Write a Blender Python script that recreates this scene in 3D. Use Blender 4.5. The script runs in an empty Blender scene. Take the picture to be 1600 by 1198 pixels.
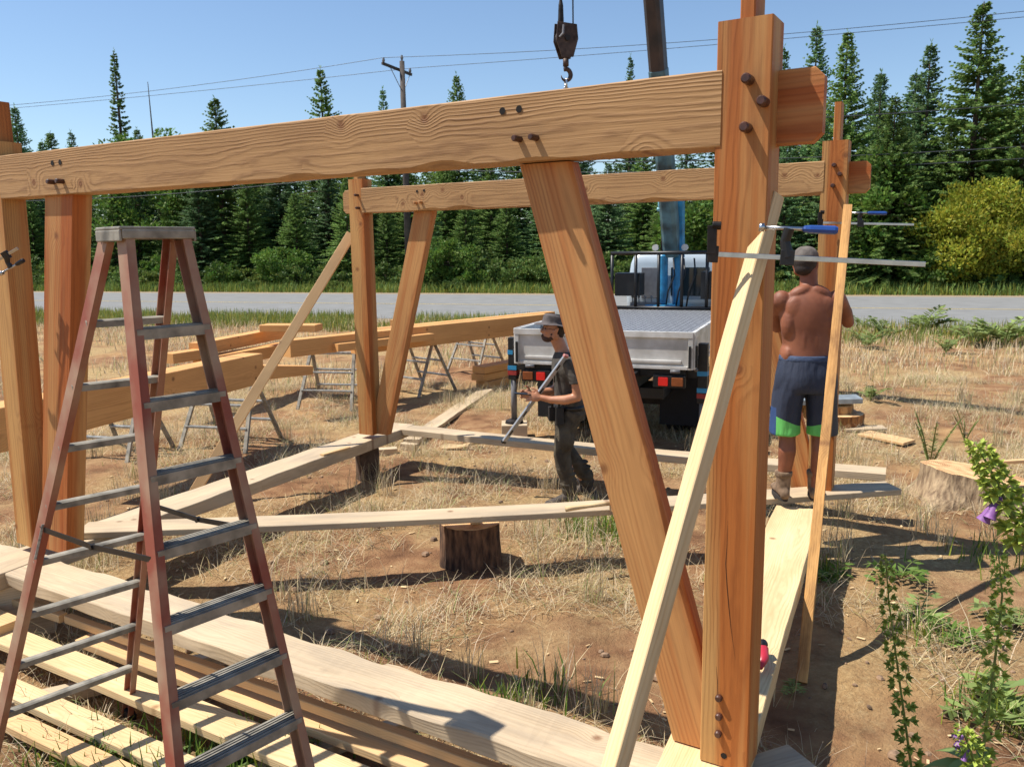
import bpy, math, random
import numpy as np
from mathutils import Vector, Matrix, noise
random.seed(7); RNG = np.random.default_rng(7)
R = math.radians
sc = bpy.context.scene
# ------------------------------------------------------------------ camera
FPX, PITCH, ROLL, CAMZ = 1294.0, .1622, -.0142, 2.2
cam = bpy.data.objects.new('camera', bpy.data.cameras.new('camera'))
sc.collection.objects.link(cam); sc.camera = cam
cam.matrix_world = Matrix.Translation((0, 0, CAMZ)) @ Matrix.Rotation(math.pi/2-PITCH, 4, 'X') @ Matrix.Rotation(ROLL, 4, 'Z')
cam.data.sensor_width = 36; cam.data.lens = 36*FPX/1600; cam.data.clip_end = 2000; cam.data.clip_start = .05
cam.data.dof.use_dof = True; cam.data.dof.focus_distance = 3.6; cam.data.dof.aperture_fstop = 9
# ------------------------------------------------------------------ light
SUN = Vector((.57, -.04, -1.0)).normalized()          # direction the light travels
elev = math.asin(-SUN.z); azim = math.atan2(-SUN.x, -SUN.y)
w = bpy.data.worlds.new('World'); sc.world = w; w.use_nodes = True
nt = w.node_tree; sky = nt.nodes.new('ShaderNodeTexSky'); sky.sky_type = 'NISHITA'; sky.sun_disc = False
sky.sun_elevation = elev; sky.sun_rotation = azim % (2*math.pi); sky.air_density = 1.0; sky.dust_density = .15; sky.ozone_density = 3.4
nt.links.new(sky.outputs[0], nt.nodes['Background'].inputs[0]); nt.nodes['Background'].inputs[1].default_value = .105
sd = bpy.data.lights.new('sun', 'SUN'); sd.energy = 5.0; sd.angle = R(.5); sd.color = (1, .945, .86)
so = bpy.data.objects.new('sun', sd); sc.collection.objects.link(so); so.rotation_euler = SUN.to_track_quat('-Z', 'Y').to_euler()
sc.view_settings.view_transform = 'Standard'; sc.view_settings.look = 'None'; sc.view_settings.exposure = 0.5; sc.view_settings.gamma = 1
sc.render.engine = 'CYCLES'

# ------------------------------------------------------------------ helpers
def ray(px, py):
    X, Y = px-800, py-599; c, s = math.cos(ROLL), math.sin(ROLL)
    X, Y = X*c+Y*s, -X*s+Y*c; u, v = X/FPX, -Y/FPX
    cp, sp = math.cos(PITCH), math.sin(PITCH)
    return Vector((u, cp+v*sp, -sp+v*cp))
def gp(px, py, z=0.0):                    # where a sight line meets height z
    r = ray(px, py); t = (z-CAMZ)/r.z; return Vector((0, 0, CAMZ))+r*t
def dp(px, py, t):                        # point at depth t
    return Vector((0, 0, CAMZ))+ray(px, py)*t
def srgb(h):
    v = [int(h[i:i+2], 16)/255 for i in (0, 2, 4)]
    return tuple(((x+.055)/1.055)**2.4 if x > .04045 else x/12.92 for x in v)+(1,)
WORLDM = {}
def link(o, parent=None, M=None):
    sc.collection.objects.link(o)
    if M is None: M = Matrix.Identity(4)
    if parent is not None:
        o.parent = parent; o.matrix_parent_inverse = WORLDM[parent].inverted()
    o.matrix_basis = M; WORLDM[o] = M.copy(); return o
def tag(o, label=None, cat=None, group=None, kind=None):
    if label: o['label'] = label
    if cat: o['category'] = cat
    if group: o['group'] = group
    if kind: o['kind'] = kind
    return o
def thing(name, label, cat, loc=(0, 0, 0), group=None):
    o = bpy.data.objects.new(name, None); o.empty_display_size = .1
    link(o, None, Matrix.Translation(loc)); return tag(o, label, cat, group)
def copy_thing(o, M, label=None):
    """copy a thing with its parts and sub-parts; M is the new root matrix"""
    def rec(a, parent):
        c = a.copy(); sc.collection.objects.link(c)
        if parent is not None: c.parent = parent
        for ch in list(KIDS.get(a, [])):
            KIDS.setdefault(c, []).append(rec(ch, c))
        return c
    r = rec(o, None); r.matrix_basis = M; WORLDM[r] = M.copy()
    if label: r['label'] = label
    return r
KIDS = {}
class MB:
    def __init__(s): s.v = []; s.f = []; s.mi = []; s.m = 0
    def add(s, vs, fs):
        n = len(s.v); s.v += [tuple(v) for v in vs]; s.f += [tuple(i+n for i in f) for f in fs]; s.mi += [s.m]*len(fs)
    def box(s, c, size, M=None, bev=0):
        x, y, z = [a/2 for a in size]; c = Vector(c)
        vs = [Vector((i*x, j*y, k*z)) for i in (-1, 1) for j in (-1, 1) for k in (-1, 1)]
        if M is not None: vs = [M @ v for v in vs]
        s.add([c+v for v in vs], [(0, 1, 3, 2), (4, 6, 7, 5), (0, 4, 5, 1), (2, 3, 7, 6), (0, 2, 6, 4), (1, 5, 7, 3)])
    def tube(s, pts, rads, n=10, caps=True, sx=1, sy=1, up=None):
        pts = [Vector(p) for p in pts]
        if not hasattr(rads, '__len__'): rads = [rads]*len(pts)
        rings = []; ref = Vector(up) if up else None
        for i, p in enumerate(pts):
            d = (pts[min(i+1, len(pts)-1)]-pts[max(i-1, 0)]).normalized()
            if ref is None: ref = Vector((0, 0, 1)) if abs(d.z) < .9 else Vector((0, 1, 0))
            a = ref.cross(d)
            if a.length < 1e-4: a = Vector((1, 0, 0)).cross(d)
            a.normalize(); b = d.cross(a).normalized()
            if up is None: ref = b
            rr = rads[i]; rx, ry = (rr if hasattr(rr, '__len__') else (rr*sx, rr*sy))
            rings.append([p+a*rx*math.cos(t)+b*ry*math.sin(t) for t in [2*math.pi*k/n for k in range(n)]])
        vs = [v for r in rings for v in r]; fs = []
        for i in range(len(pts)-1):
            for k in range(n):
                fs.append((i*n+k, i*n+(k+1) % n, (i+1)*n+(k+1) % n, (i+1)*n+k))
        if caps: fs.append(tuple(range(n-1, -1, -1))); fs.append(tuple((len(pts)-1)*n+k for k in range(n)))
        s.add(vs, fs)
    def bar(s, a, b, w, h, up=(0, 0, 1)):
        a, b = Vector(a), Vector(b); M = frame(a, b, up); L = (b-a).length
        x = Matrix([[M[i][j] for j in range(3)] for i in range(3)])
        s.box((a+b)/2, (L, w, h), x)
    def sphere(s, c, r, nu=14, nv=9, M=None):
        if not hasattr(r, '__len__'): r = (r, r, r)
        vs = []; fs = []; c = Vector(c)
        for j in range(nv+1):
            ph = math.pi*j/nv
            for i in range(nu):
                th = 2*math.pi*i/nu; v = Vector((r[0]*math.sin(ph)*math.cos(th), r[1]*math.sin(ph)*math.sin(th), r[2]*math.cos(ph)))
                if M is not None: v = M @ v
                vs.append(c+v)
        for j in range(nv):
            for i in range(nu):
                fs.append((j*nu+i, (j+1)*nu+i, (j+1)*nu+(i+1) % nu, j*nu+(i+1) % nu))
        s.add(vs, fs)
    def poly_prism(s, prof, a, b, up=(0, 0, 1)):        # profile (y,z) swept from a to b
        a, b = Vector(a), Vector(b); M = frame(a, b, up); n = len(prof)
        Y = Vector((M[0][1], M[1][1], M[2][1])); Z = Vector((M[0][2], M[1][2], M[2][2]))
        vs = [a+Y*p[0]+Z*p[1] for p in prof]+[b+Y*p[0]+Z*p[1] for p in prof]
        s.add(vs, [tuple(range(n-1, -1, -1)), tuple(range(n, 2*n))]+[(i, (i+1) % n, n+(i+1) % n, n+i) for i in range(n)])
    def build(s, name, mat, parent=None, smooth=False, M=None, bevel=0, local=True):
        me = bpy.data.meshes.new(name)
        P = Matrix.Identity(4) if M is None else M
        vs = s.v
        if M is None and local and parent is not None:
            P = Matrix.Translation(WORLDM[parent].translation); o0 = WORLDM[parent].translation
            vs = [(a[0]-o0.x, a[1]-o0.y, a[2]-o0.z) for a in s.v]
        elif M is None and parent is None and s.v:
            arr = np.array(s.v); o0 = Vector(((arr[:, 0].min()+arr[:, 0].max())/2, (arr[:, 1].min()+arr[:, 1].max())/2, arr[:, 2].min()))
            P = Matrix.Translation(o0); vs = [(a[0]-o0.x, a[1]-o0.y, a[2]-o0.z) for a in s.v]
        me.from_pydata(vs, [], s.f)
        for m_ in (mat if isinstance(mat, (list, tuple)) else [mat]): me.materials.append(m_)
        if isinstance(mat, (list, tuple)): me.polygons.foreach_set('material_index', s.mi)
        if smooth: me.polygons.foreach_set('use_smooth', [True]*len(me.polygons))
        me.update(); o = bpy.data.objects.new(name, me); link(o, parent, P)
        if parent is not None: KIDS.setdefault(parent, []).append(o)
        if bevel:
            b = o.modifiers.new('b', 'BEVEL'); b.width = bevel; b.segments = 2; b.limit_method = 'ANGLE'
        return o
def frame(a, b, up=(0, 0, 1)):
    x = (Vector(b)-Vector(a)).normalized(); up = Vector(up)
    y = up.cross(x)
    if y.length < 1e-5: y = Vector((0, 1, 0)).cross(x)
    y.normalize(); z = x.cross(y)
    M = Matrix.Identity(4)
    for i in range(3): M[i][0] = x[i]; M[i][1] = y[i]; M[i][2] = z[i]; M[i][3] = a[i]
    return M
def raw_mesh(name, V, Fq, mat, col=None, parent=None, M=None, uvn=4):
    """big mesh from numpy: V (n,3), Fq (m,uvn)"""
    me = bpy.data.meshes.new(name); V = np.asarray(V, np.float32); Fq = np.asarray(Fq, np.int32)
    me.vertices.add(len(V)); me.vertices.foreach_set('co', V.ravel())
    me.loops.add(Fq.size); me.loops.foreach_set('vertex_index', Fq.ravel())
    me.polygons.add(len(Fq)); k = Fq.shape[1]
    me.polygons.foreach_set('loop_start', np.arange(len(Fq), dtype=np.int32)*k)
    me.update(calc_edges=True)
    if col is not None:
        at = me.color_attributes.new('tint', 'FLOAT_COLOR', 'POINT'); c4 = np.ones((len(V), 4), np.float32); c4[:, :3] = col; at.data.foreach_set('color', c4.ravel())
    me.materials.append(mat); o = bpy.data.objects.new(name, me); link(o, parent, M)
    if parent is not None: KIDS.setdefault(parent, []).append(o)
    return o
# ------------------------------------------------------------------ materials
def newmat(name):
    m = bpy.data.materials.new(name); m.use_nodes = True; n = m.node_tree.nodes; l = m.node_tree.links
    return m, n, l, n['Principled BSDF']
def plain(name, col, rough=.6, metal=0, var=.15, scale=12, bump=.0, col2=None, spec=.5, emit=None, es=0):
    m, n, l, b = newmat(name); col = srgb(col) if isinstance(col, str) else col
    tc = n.new('ShaderNodeTexCoord'); nz = n.new('ShaderNodeTexNoise'); nz.inputs['Scale'].default_value = scale; nz.inputs['Detail'].default_value = 6
    l.new(tc.outputs['Object'], nz.inputs['Vector']); rp = n.new('ShaderNodeValToRGB')
    c2 = (srgb(col2) if col2 else tuple(c*(1-var*1.6) for c in col[:3])+(1,)); rp.color_ramp.elements[0].color = c2; rp.color_ramp.elements[1].color = tuple(min(1, c*(1+var*.6)) for c in col[:3])+(1,)
    rp.color_ramp.elements[0].position = .3; rp.color_ramp.elements[1].position = .62
    l.new(nz.outputs['Fac'], rp.inputs[0]); l.new(rp.outputs[0], b.inputs['Base Color']); b.inputs['Roughness'].default_value = rough; b.inputs['Metallic'].default_value = metal
    b.inputs['Specular IOR Level'].default_value = spec
    if bump:
        bp = n.new('ShaderNodeBump'); bp.inputs['Strength'].default_value = bump; bp.inputs['Distance'].default_value = .01; l.new(nz.outputs['Fac'], bp.inputs['Height']); l.new(bp.outputs[0], b.inputs['Normal'])
    if emit: b.inputs['Emission Color'].default_value = emit; b.inputs['Emission Strength'].default_value = es
    return m
def wood(name, light, dark, ring=34, knots=1.0, stain=None, stain_amt=0, rough=.62, bump=.35, contrast=.8, kmap=(4.6, .3, 4.6), red=None):
    m, n, l, b = newmat(name)
    def N(t, **k):
        x = n.new(t)
        for a, v in k.items(): setattr(x, a, v)
        return x
    def Mth(op, a, c=None, d=None):
        x = N('ShaderNodeMath', operation=op)
        for i, v in enumerate((a, c, d)):
            if v is None: continue
            if isinstance(v, (int, float)): x.inputs[i].default_value = v
            else: l.new(v, x.inputs[i])
        return x.outputs[0]
    tc = N('ShaderNodeTexCoord'); oi = N('ShaderNodeObjectInfo')
    off = N('ShaderNodeCombineXYZ'); l.new(Mth('MULTIPLY', oi.outputs['Random'], 37.0), off.inputs[0])
    ad = N('ShaderNodeVectorMath', operation='ADD'); l.new(tc.outputs['Object'], ad.inputs[0]); l.new(off.outputs[0], ad.inputs[1]); P = ad.outputs[0]
    def mapped(sx, sy, sz):
        q = N('ShaderNodeVectorMath', operation='MULTIPLY'); l.new(P, q.inputs[0]); q.inputs[1].default_value = (sx, sy, sz); return q.outputs[0]
    def nz(v, sc_, det=3, rg=.5):
        q = N('ShaderNodeTexNoise'); l.new(v, q.inputs['Vector']); q.inputs['Scale'].default_value = sc_; q.inputs['Detail'].default_value = det; q.inputs['Roughness'].default_value = rg; return q.outputs['Fac']
    sp = N('ShaderNodeSeparateXYZ'); l.new(tc.outputs['Object'], sp.inputs[0])
    # knots: stretched cells
    vo = N('ShaderNodeTexVoronoi'); vo.voronoi_dimensions = '2D'; s3 = N('ShaderNodeSeparateXYZ'); l.new(P, s3.inputs[0]); c3 = N('ShaderNodeCombineXYZ'); l.new(s3.outputs[0], c3.inputs[0]); l.new(s3.outputs[2 if kmap[2] > kmap[1] else 1], c3.inputs[1]); l.new(c3.outputs[0], vo.inputs['Vector']); vo.inputs['Scale'].default_value = 4.6; vc = N('ShaderNodeSeparateColor'); l.new(vo.outputs['Color'], vc.inputs[0])
    kd = Mth('ADD', Mth('ADD', vo.outputs['Distance'], Mth('MULTIPLY', nz(mapped(14, 14, 14), 1.0, 2), .06)), Mth('MULTIPLY', Mth('LESS_THAN', vc.outputs[0], 1-.30*knots), 5.0))
    kb = Mth('POWER', Mth('SUBTRACT', 1.0, Mth('MINIMUM', Mth('MULTIPLY', kd, 1.7), 1.0)), 2.0)
    dist = Mth('ADD', Mth('MULTIPLY', nz(mapped(.33, 2.0, 2.0), 1.5, 2), .085), Mth('MULTIPLY', kb, .045))
    dist = Mth('ADD', dist, Mth('MULTIPLY', nz(mapped(1.6, 7, 7), 1.0, 4, .6), .032))
    yy = Mth('ADD', sp.outputs[1], .06); zz = Mth('ADD', sp.outputs[2], Mth('MULTIPLY', oi.outputs['Random'], .08))
    rad = Mth('SQRT', Mth('ADD', Mth('MULTIPLY', yy, yy), Mth('MULTIPLY', zz, zz)))
    rr = Mth('MULTIPLY', Mth('ADD', rad, dist), ring*9.0)
    fr = Mth('MULTIPLY_ADD', Mth('SINE', Mth('ADD', Mth('MULTIPLY', rr, 3.0), Mth('MULTIPLY', nz(mapped(3, 40, 40), 1.0, 2), 2.5))), .5, .5); late = Mth('MULTIPLY', Mth('POWER', fr, 2.2), Mth('MULTIPLY_ADD', nz(mapped(1.2, 12, 12), 1.0, 5, .75), 2.3, -.5))
    fib = nz(mapped(2.5, 130, 130), 1.0, 2, .6)
    blot = nz(mapped(.9, 4, 4), 1.3, 4, .55)
    f = Mth('ADD', Mth('MULTIPLY', late, contrast*.55), Mth('MULTIPLY', fib, .38)); f = Mth('ADD', f, Mth('MULTIPLY', Mth('SUBTRACT', blot, .5), .9))
    mix = N('ShaderNodeMix', data_type='RGBA'); l.new(f, mix.inputs[0]); mix.inputs[6].default_value = srgb(light); mix.inputs[7].default_value = srgb(dark)
    colr = mix.outputs[2]
    if red:
        m3 = N('ShaderNodeMix', data_type='RGBA'); q = nz(mapped(.4, 10, 10), 1.0, 3); mr = N('ShaderNodeMapRange'); l.new(q, mr.inputs[0]); mr.inputs[1].default_value = .42; mr.inputs[2].default_value = .6
        l.new(mr.outputs[0], m3.inputs[0]); l.new(colr, m3.inputs[6]); m3.blend_type = 'MULTIPLY'; m3.inputs[7].default_value = srgb(red); colr = m3.outputs[2]
    kn = N('ShaderNodeMapRange'); l.new(kd, kn.inputs[0]); kn.inputs[1].default_value = .17; kn.inputs[2].default_value = .05; kn.inputs[3].default_value = 0; kn.inputs[4].default_value = .72; kn.interpolation_type = 'SMOOTHSTEP'
    m2 = N('ShaderNodeMix', data_type='RGBA'); l.new(kn.outputs[0], m2.inputs[0]); l.new(colr, m2.inputs[6]); m2.inputs[7].default_value = srgb('6f4328'); colr = m2.outputs[2]
    if stain_amt:
        m4 = N('ShaderNodeMix', data_type='RGBA'); q = nz(mapped(1.6, 7, 7), 1.0, 6, .65); mr = N('ShaderNodeMapRange'); l.new(q, mr.inputs[0]); mr.inputs[1].default_value = .42; mr.inputs[2].default_value = .68; mr.inputs[4].default_value = stain_amt
        l.new(mr.outputs[0], m4.inputs[0]); l.new(colr, m4.inputs[6]); m4.inputs[7].default_value = srgb(stain); colr = m4.outputs[2]
    l.new(colr, b.inputs['Base Color']); b.inputs['Roughness'].default_value = rough; b.inputs['Specular IOR Level'].default_value = .25
    hgt = Mth('ADD', Mth('MULTIPLY', late, .6), Mth('MULTIPLY', fib, .7))
    bp = N('ShaderNodeBump'); bp.inputs['Strength'].default_value = bump; bp.inputs['Distance'].default_value = .002; l.new(hgt, bp.inputs['Height']); l.new(bp.outputs[0], b.inputs['Normal'])
    return m
W_BEAM = wood('fir_beam', 'ba9263', '6b492f', ring=22, knots=.9, bump=.9, contrast=.78)
W_POST = wood('fir_post', 'c4965c', '7a5030', ring=20, knots=.4, bump=.5, contrast=.62, kmap=(4.6, 4.6, .3), red='e6b797')
W_RED = wood('fir_red', 'c4915a', '805332', ring=18, knots=.35, bump=.45, contrast=.62, kmap=(4.6, 4.6, .3), red='e4b294')
W_PALE = wood('lumber_pale', 'e2c99b', 'a98557', ring=24, knots=.3, bump=.5, contrast=.6, stain='b98f62', stain_amt=.4, kmap=(4.6, 4.6, .3))
W_BOARD = wood('lumber_board', 'd9b585', 'b38a5a', ring=24, knots=.3, bump=.4, contrast=.6, kmap=(4.6, 4.6, .3))
W_TIM = wood('fir_fresh', 'dfa869', 'a56f3c', ring=18, knots=.4, bump=.3, contrast=.6)
W_DARK = plain('dark_wood', '5a4636', .9, var=.3, scale=12, bump=.3)
W_SILL = wood('sill_weathered', 'cdb898', '8d7558', ring=20, knots=.5, bump=.5, kmap=(4.6, 4.6, .3), contrast=.4, stain='8f8272', stain_amt=.55)
W_BARKED = wood('board_with_bark', 'd3a262', 'a9703a', ring=30, knots=.6, bump=.4, contrast=.6, stain='4d2a1a', stain_amt=.9)
M_PEG = plain('peg_dark', '4a2c22', .4, var=.3, scale=60)
M_PEGL = plain('peg_pale', 'b98350', .5, var=.3, scale=60)
M_HOLE = plain('hole_dark', '120a06', .9)
M_STEEL = plain('steel_bar', 'b7b9bb', .28, 1, var=.12, scale=30)
M_ALU = plain('aluminium_worn', '9d9b93', .45, .5, var=.25, scale=25, bump=.1)
M_ALUD = plain('aluminium_dirty', '8e887b', .6, .12, var=.35, scale=14, bump=.2)
M_FIBER = plain('fibreglass_red', '7d3f2e', .65, 0, var=.3, scale=4, col2='a38a70')
M_BLACK = plain('black_paint', '141416', .45, 0, var=.3)
M_IRON = plain('dark_iron', '2b2522', .5, .5, var=.4, scale=18, bump=.2)
M_RUST = plain('rusty_iron', '4a3b33', .6, .4, var=.5, scale=14, col2='2a1d18', bump=.3)
M_BLUE = plain('crane_blue', '2b88b8', .4, 0, var=.25, scale=8)
M_TEAL = plain('crane_steel_blue', '4a6a74', .5, .2, var=.4, scale=5, col2='2c3c40')
M_HANDLE = plain('blue_plastic', '24488c', .35)
M_WHITE = plain('white_truck_paint', 'cfcdc8', .4, 0, var=.1, scale=4, col2='aaa69d')
M_CAB = plain('cab_paint', 'a9b6bf', .25, 0, var=.05, scale=3)
M_RUBBER = plain('tyre_rubber', '16161a', .85)
M_GLASS = plain('dark_glass', '1c262c', .08, 0, var=.1)
M_REDL = plain('red_lens', '7c0c0c', .3, emit=(1, .03, .02, 1), es=.25)
M_ORL = plain('orange_lens', '8a4a20', .4)
M_GREY = plain('grey_plastic', '6d6d70', .5)
# ------------------------------------------------------------------ timber
def timber(name, a, b, w_, h, mat, parent=None, up=(0, 0, 1), seg=.12, wane=None, jit=.0012, ch=.004, taper=None, endchamfer=0, bow=0, seed=None):
    """squared timber from a to b: width w_ along local Y, height h along local Z, slightly irregular with chamfered arrises"""
    a, b = Vector(a), Vector(b); L = (b-a).length; M = frame(a, b, up); n = max(2, int(L/seg)+1)
    sd_ = seed if seed is not None else random.random()*50
    vs = []; fs = []; k = 8
    xs = [L*i/(n-1) for i in range(n)]
    if endchamfer: xs = sorted(set([0, endchamfer, L-endchamfer, L]+[x for x in xs if endchamfer*1.2 < x < L-endchamfer*1.2])); n = len(xs)
    for i, x in enumerate(xs):
        hw, hh = w_/2, h/2
        if taper: hw *= 1+(taper-1)*x/L; hh *= 1+(taper-1)*x/L
        if endchamfer and (i == 0 or i == n-1): hh -= endchamfer
        cz = bow*math.sin(math.pi*x/L)
        for ci, (sy, sz) in enumerate(((-1, -1), (1, -1), (1, 1), (-1, 1))):
            c = ch
            if wane and ci in wane:
                q = noise.noise(Vector((x*1.7+sd_, ci*3.1, 0)))+.6*noise.noise(Vector((x*4.3+sd_, ci*3.1, 5))); c = ch+max(0, q)*wane[ci]
            jy = jit*noise.noise(Vector((x*3+sd_, ci, 2))); jz = jit*noise.noise(Vector((x*3+sd_, ci, 7)))
            y, z = sy*(hw+jy), sz*(hh+jz)+cz
            if ci in (0, 2): vs += [(x, y, z-sz*c), (x, y-sy*c*.8, z)]
            else: vs += [(x, y-sy*c*.8, z), (x, y, z-sz*c)]
    for i in range(n-1):
        for j in range(k): fs.append((i*k+j, i*k+(j+1) % k, (i+1)*k+(j+1) % k, (i+1)*k+j))
    fs.append(tuple(range(k-1, -1, -1))); fs.append(tuple((n-1)*k+j for j in range(k)))
    me = bpy.data.meshes.new(name); me.from_pydata(vs, [], fs); me.materials.append(mat); me.update()
    o = bpy.data.objects.new(name, me); link(o, parent, M)
    if parent is not None: KIDS.setdefault(parent, []).append(o)
    return o
# ================================================================== SETTING
def gz(x, y):
    v = .05*noise.noise(Vector((x*.5, y*.5, 0)))+.035*noise.noise(Vector((x*1.7, y*1.7, 3)))+.014*noise.noise(Vector((x*6, y*6, 9)))+.006*noise.noise(Vector((x*17, y*17, 9)))
    yr = y+.345*x            # distance measured square to the road
    f = 1 if yr < 21 else max(0, 1-(yr-21)/3)
    if yr > 41: f = min(1, (yr-41)/4)*2
    base = 0
    if yr > 43: base = min(1.2, (yr-43)*.05)
    return v*f+base
def axis(lo, hi, near0, near1, d0, grow=1.12):
    a = [near0]
    while a[-1] < near1: a.append(a[-1]+d0)
    s = d0; b = [a[-1]]
    while b[-1] < hi: s *= grow; b.append(b[-1]+s)
    s = d0; c = [a[0]]
    while c[-1] > lo: s *= grow; c.append(c[-1]-s)
    return np.array(sorted(set(c[1:]+a+b[1:])))
XS = axis(-500, 500, -5.5, 6.5, .05, 1.1); YS = axis(-30, 700, .5, 12, .05, 1.06)
NX, NY = len(XS), len(YS)
gx, gy = np.meshgrid(XS, YS); V = np.zeros((NX*NY, 3)); V[:, 0] = gx.ravel(); V[:, 1] = gy.ravel()
V[:, 2] = [gz(a, b) for a, b in zip(V[:, 0], V[:, 1])]
ii = np.arange(NX*NY).reshape(NY, NX); Fq = np.stack([ii[:-1, :-1], ii[:-1, 1:], ii[1:, 1:], ii[1:, :-1]], -1).reshape(-1, 4)
def ground_mat():
    m, n, l, b = newmat('soil_and_straw'); tc = n.new('ShaderNodeTexCoord')
    def nz(s, d=6, r=.6, v=None):
        q = n.new('ShaderNodeTexNoise'); q.inputs['Scale'].default_value = s; q.inputs['Detail'].default_value = d; q.inputs['Roughness'].default_value = r; l.new(v or tc.outputs['Object'], q.inputs['Vector']); return q.outputs['Fac']
    def ramp(f, *el):
        q = n.new('ShaderNodeValToRGB'); e = q.color_ramp.elements
        while len(e) < len(el): e.new(.5)
        for i, (p, c) in enumerate(el): e[i].position = p; e[i].color = srgb(c) if isinstance(c, str) else (c, c, c, 1)
        l.new(f, q.inputs[0]); return q.outputs[0]
    def mix(f, a, c):
        q = n.new('ShaderNodeMix'); q.data_type = 'RGBA'; l.new(f, q.inputs[0]); l.new(a, q.inputs[6]); l.new(c, q.inputs[7]); return q.outputs[2]
    soil = ramp(nz(3.2, 8), (.3, '6b4c37'), (.5, '946f50'), (.7, 'b08e68'))
    orange = ramp(nz(9, 5), (.3, '9c7650'), (.7, 'c19d6e'))
    soil = mix(ramp(nz(.8, 4), (.52, 0), (.66, 1)), soil, orange)
    straw = ramp(nz(26, 6, .75), (.3, '82694a'), (.5, 'ad9166'), (.72, 'd0b98c'))
    base = mix(ramp(nz(.55, 7, .65), (.45, 0), (.62, 1)), soil, straw)
    green = ramp(nz(5, 6), (.3, '4c5a26'), (.7, '7d8444'))
    sp = n.new('ShaderNodeSeparateXYZ'); l.new(tc.outputs['Object'], sp.inputs[0])
    ad = n.new('ShaderNodeMath'); ad.operation = 'MULTIPLY_ADD'; l.new(sp.outputs[0], ad.inputs[0]); ad.inputs[1].default_value = .345; l.new(sp.outputs[1], ad.inputs[2])
    mr = n.new('ShaderNodeMapRange'); l.new(ad.outputs[0], mr.inputs[0]); mr.inputs[1].default_value = 40.5; mr.inputs[2].default_value = 43
    base = mix(mr.outputs[0], base, green)
    l.new(base, b.inputs['Base Color']); b.inputs['Roughness'].default_value = .95; b.inputs['Specular IOR Level'].default_value = .1
    bp = n.new('ShaderNodeBump'); bp.inputs['Strength'].default_value = .9; bp.inputs['Distance'].default_value = .035; l.new(nz(45, 8, .7), bp.inputs['Height']); l.new(bp.outputs[0], b.inputs['Normal'])
    return m
g_ = raw_mesh('ground', V, Fq, ground_mat()); tag(g_, kind='structure'); g_.data.polygons.foreach_set('use_smooth', [True]*len(g_.data.polygons))
def strip(name, y0, y1, z, mat, x0=-260, x1=260, n=60):
    vs = []; fs = []
    for i in range(n+1):
        x = x0+(x1-x0)*i/n; vs += [(x, y0-.345*x, z), (x, y1-.345*x, z)]
    for i in range(n): fs.append((2*i, 2*i+2, 2*i+3, 2*i+1))
    me = bpy.data.meshes.new(name); me.from_pydata(vs, [], fs); me.materials.append(mat); o = bpy.data.objects.new(name, me); link(o); return tag(o, kind='structure')
strip('road_shoulder', 23.9, 40.4, .012, plain('gravel', '94836a', .95, var=.3, scale=14, bump=.5))
strip('road', 25.2, 39.2, .02, plain('asphalt', '7e7e7c', .9, var=.07, scale=1.5, bump=.2, spec=.2))
strip('road_centre_line', 32.1, 32.24, .026, plain('yellow_road_paint', 'c2a85c', .7))
strip('road_edge_line', 25.9, 26.0, .026, plain('white_road_paint', 'a9a9a6', .8))
# ================================================================== TIMBER FRAME
Z0 = .42
BENT = {1: dict(x=.7825, y=2.571, th=.5366, L=4.258), 2: dict(x=2.2664, y=5.6992, th=.5055, L=4.2749)}
S, SD = .166, .137
def bp_(k, u, w, z):
    d = BENT[k]; th = d['th']
    return Vector((d['x']-u*math.cos(th)+w*math.sin(th), d['y']+u*math.sin(th)+w*math.cos(th), z+Z0))
def bdir(k): th = BENT[k]['th']; return Vector((-math.cos(th), math.sin(th), 0)), Vector((math.sin(th), math.cos(th), 0))
def onbent(k, px, py, w=0):
    D, Wn = bdir(k); o = bp_(k, 0, w, 0); r = ray(px, py); C = Vector((0, 0, CAMZ)); t = (o-C).dot(Wn)/r.dot(Wn); P = C+r*t
    return (P-o).dot(D), P.z-Z0
def peg(parent, k, u, z, mat, name='peg', r=.0125, out=.05, tilt=0):
    m = MB(); D, Wn = bdir(k); c = bp_(k, u, 0, z); n = 12
    m.tube([c+Wn*.03, c-Wn*(out-.006)+Vector((0, 0, tilt)), c-Wn*out+Vector((0, 0, tilt))], [r, r, r*.72], n)
    return m.build(name, mat, parent, smooth=False)
def hole(parent, k, u, z, r=.0125, front=0):
    m = MB(); D, Wn = bdir(k); c = bp_(k, u, 0, z)
    pts = [c+D*r*math.cos(t)+Vector((0, 0, r*math.sin(t)))-Wn*(.0012+front) for t in [2*math.pi*i/14 for i in range(14)]]
    rim = [c+D*r*1.15*math.cos(t)+Vector((0, 0, r*1.15*math.sin(t)))-Wn*(.0008+front) for t in [2*math.pi*i/14 for i in range(14)]]
    m.add(pts, [tuple(range(14))]); return m.build('peg_hole', M_HOLE, parent)
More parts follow.
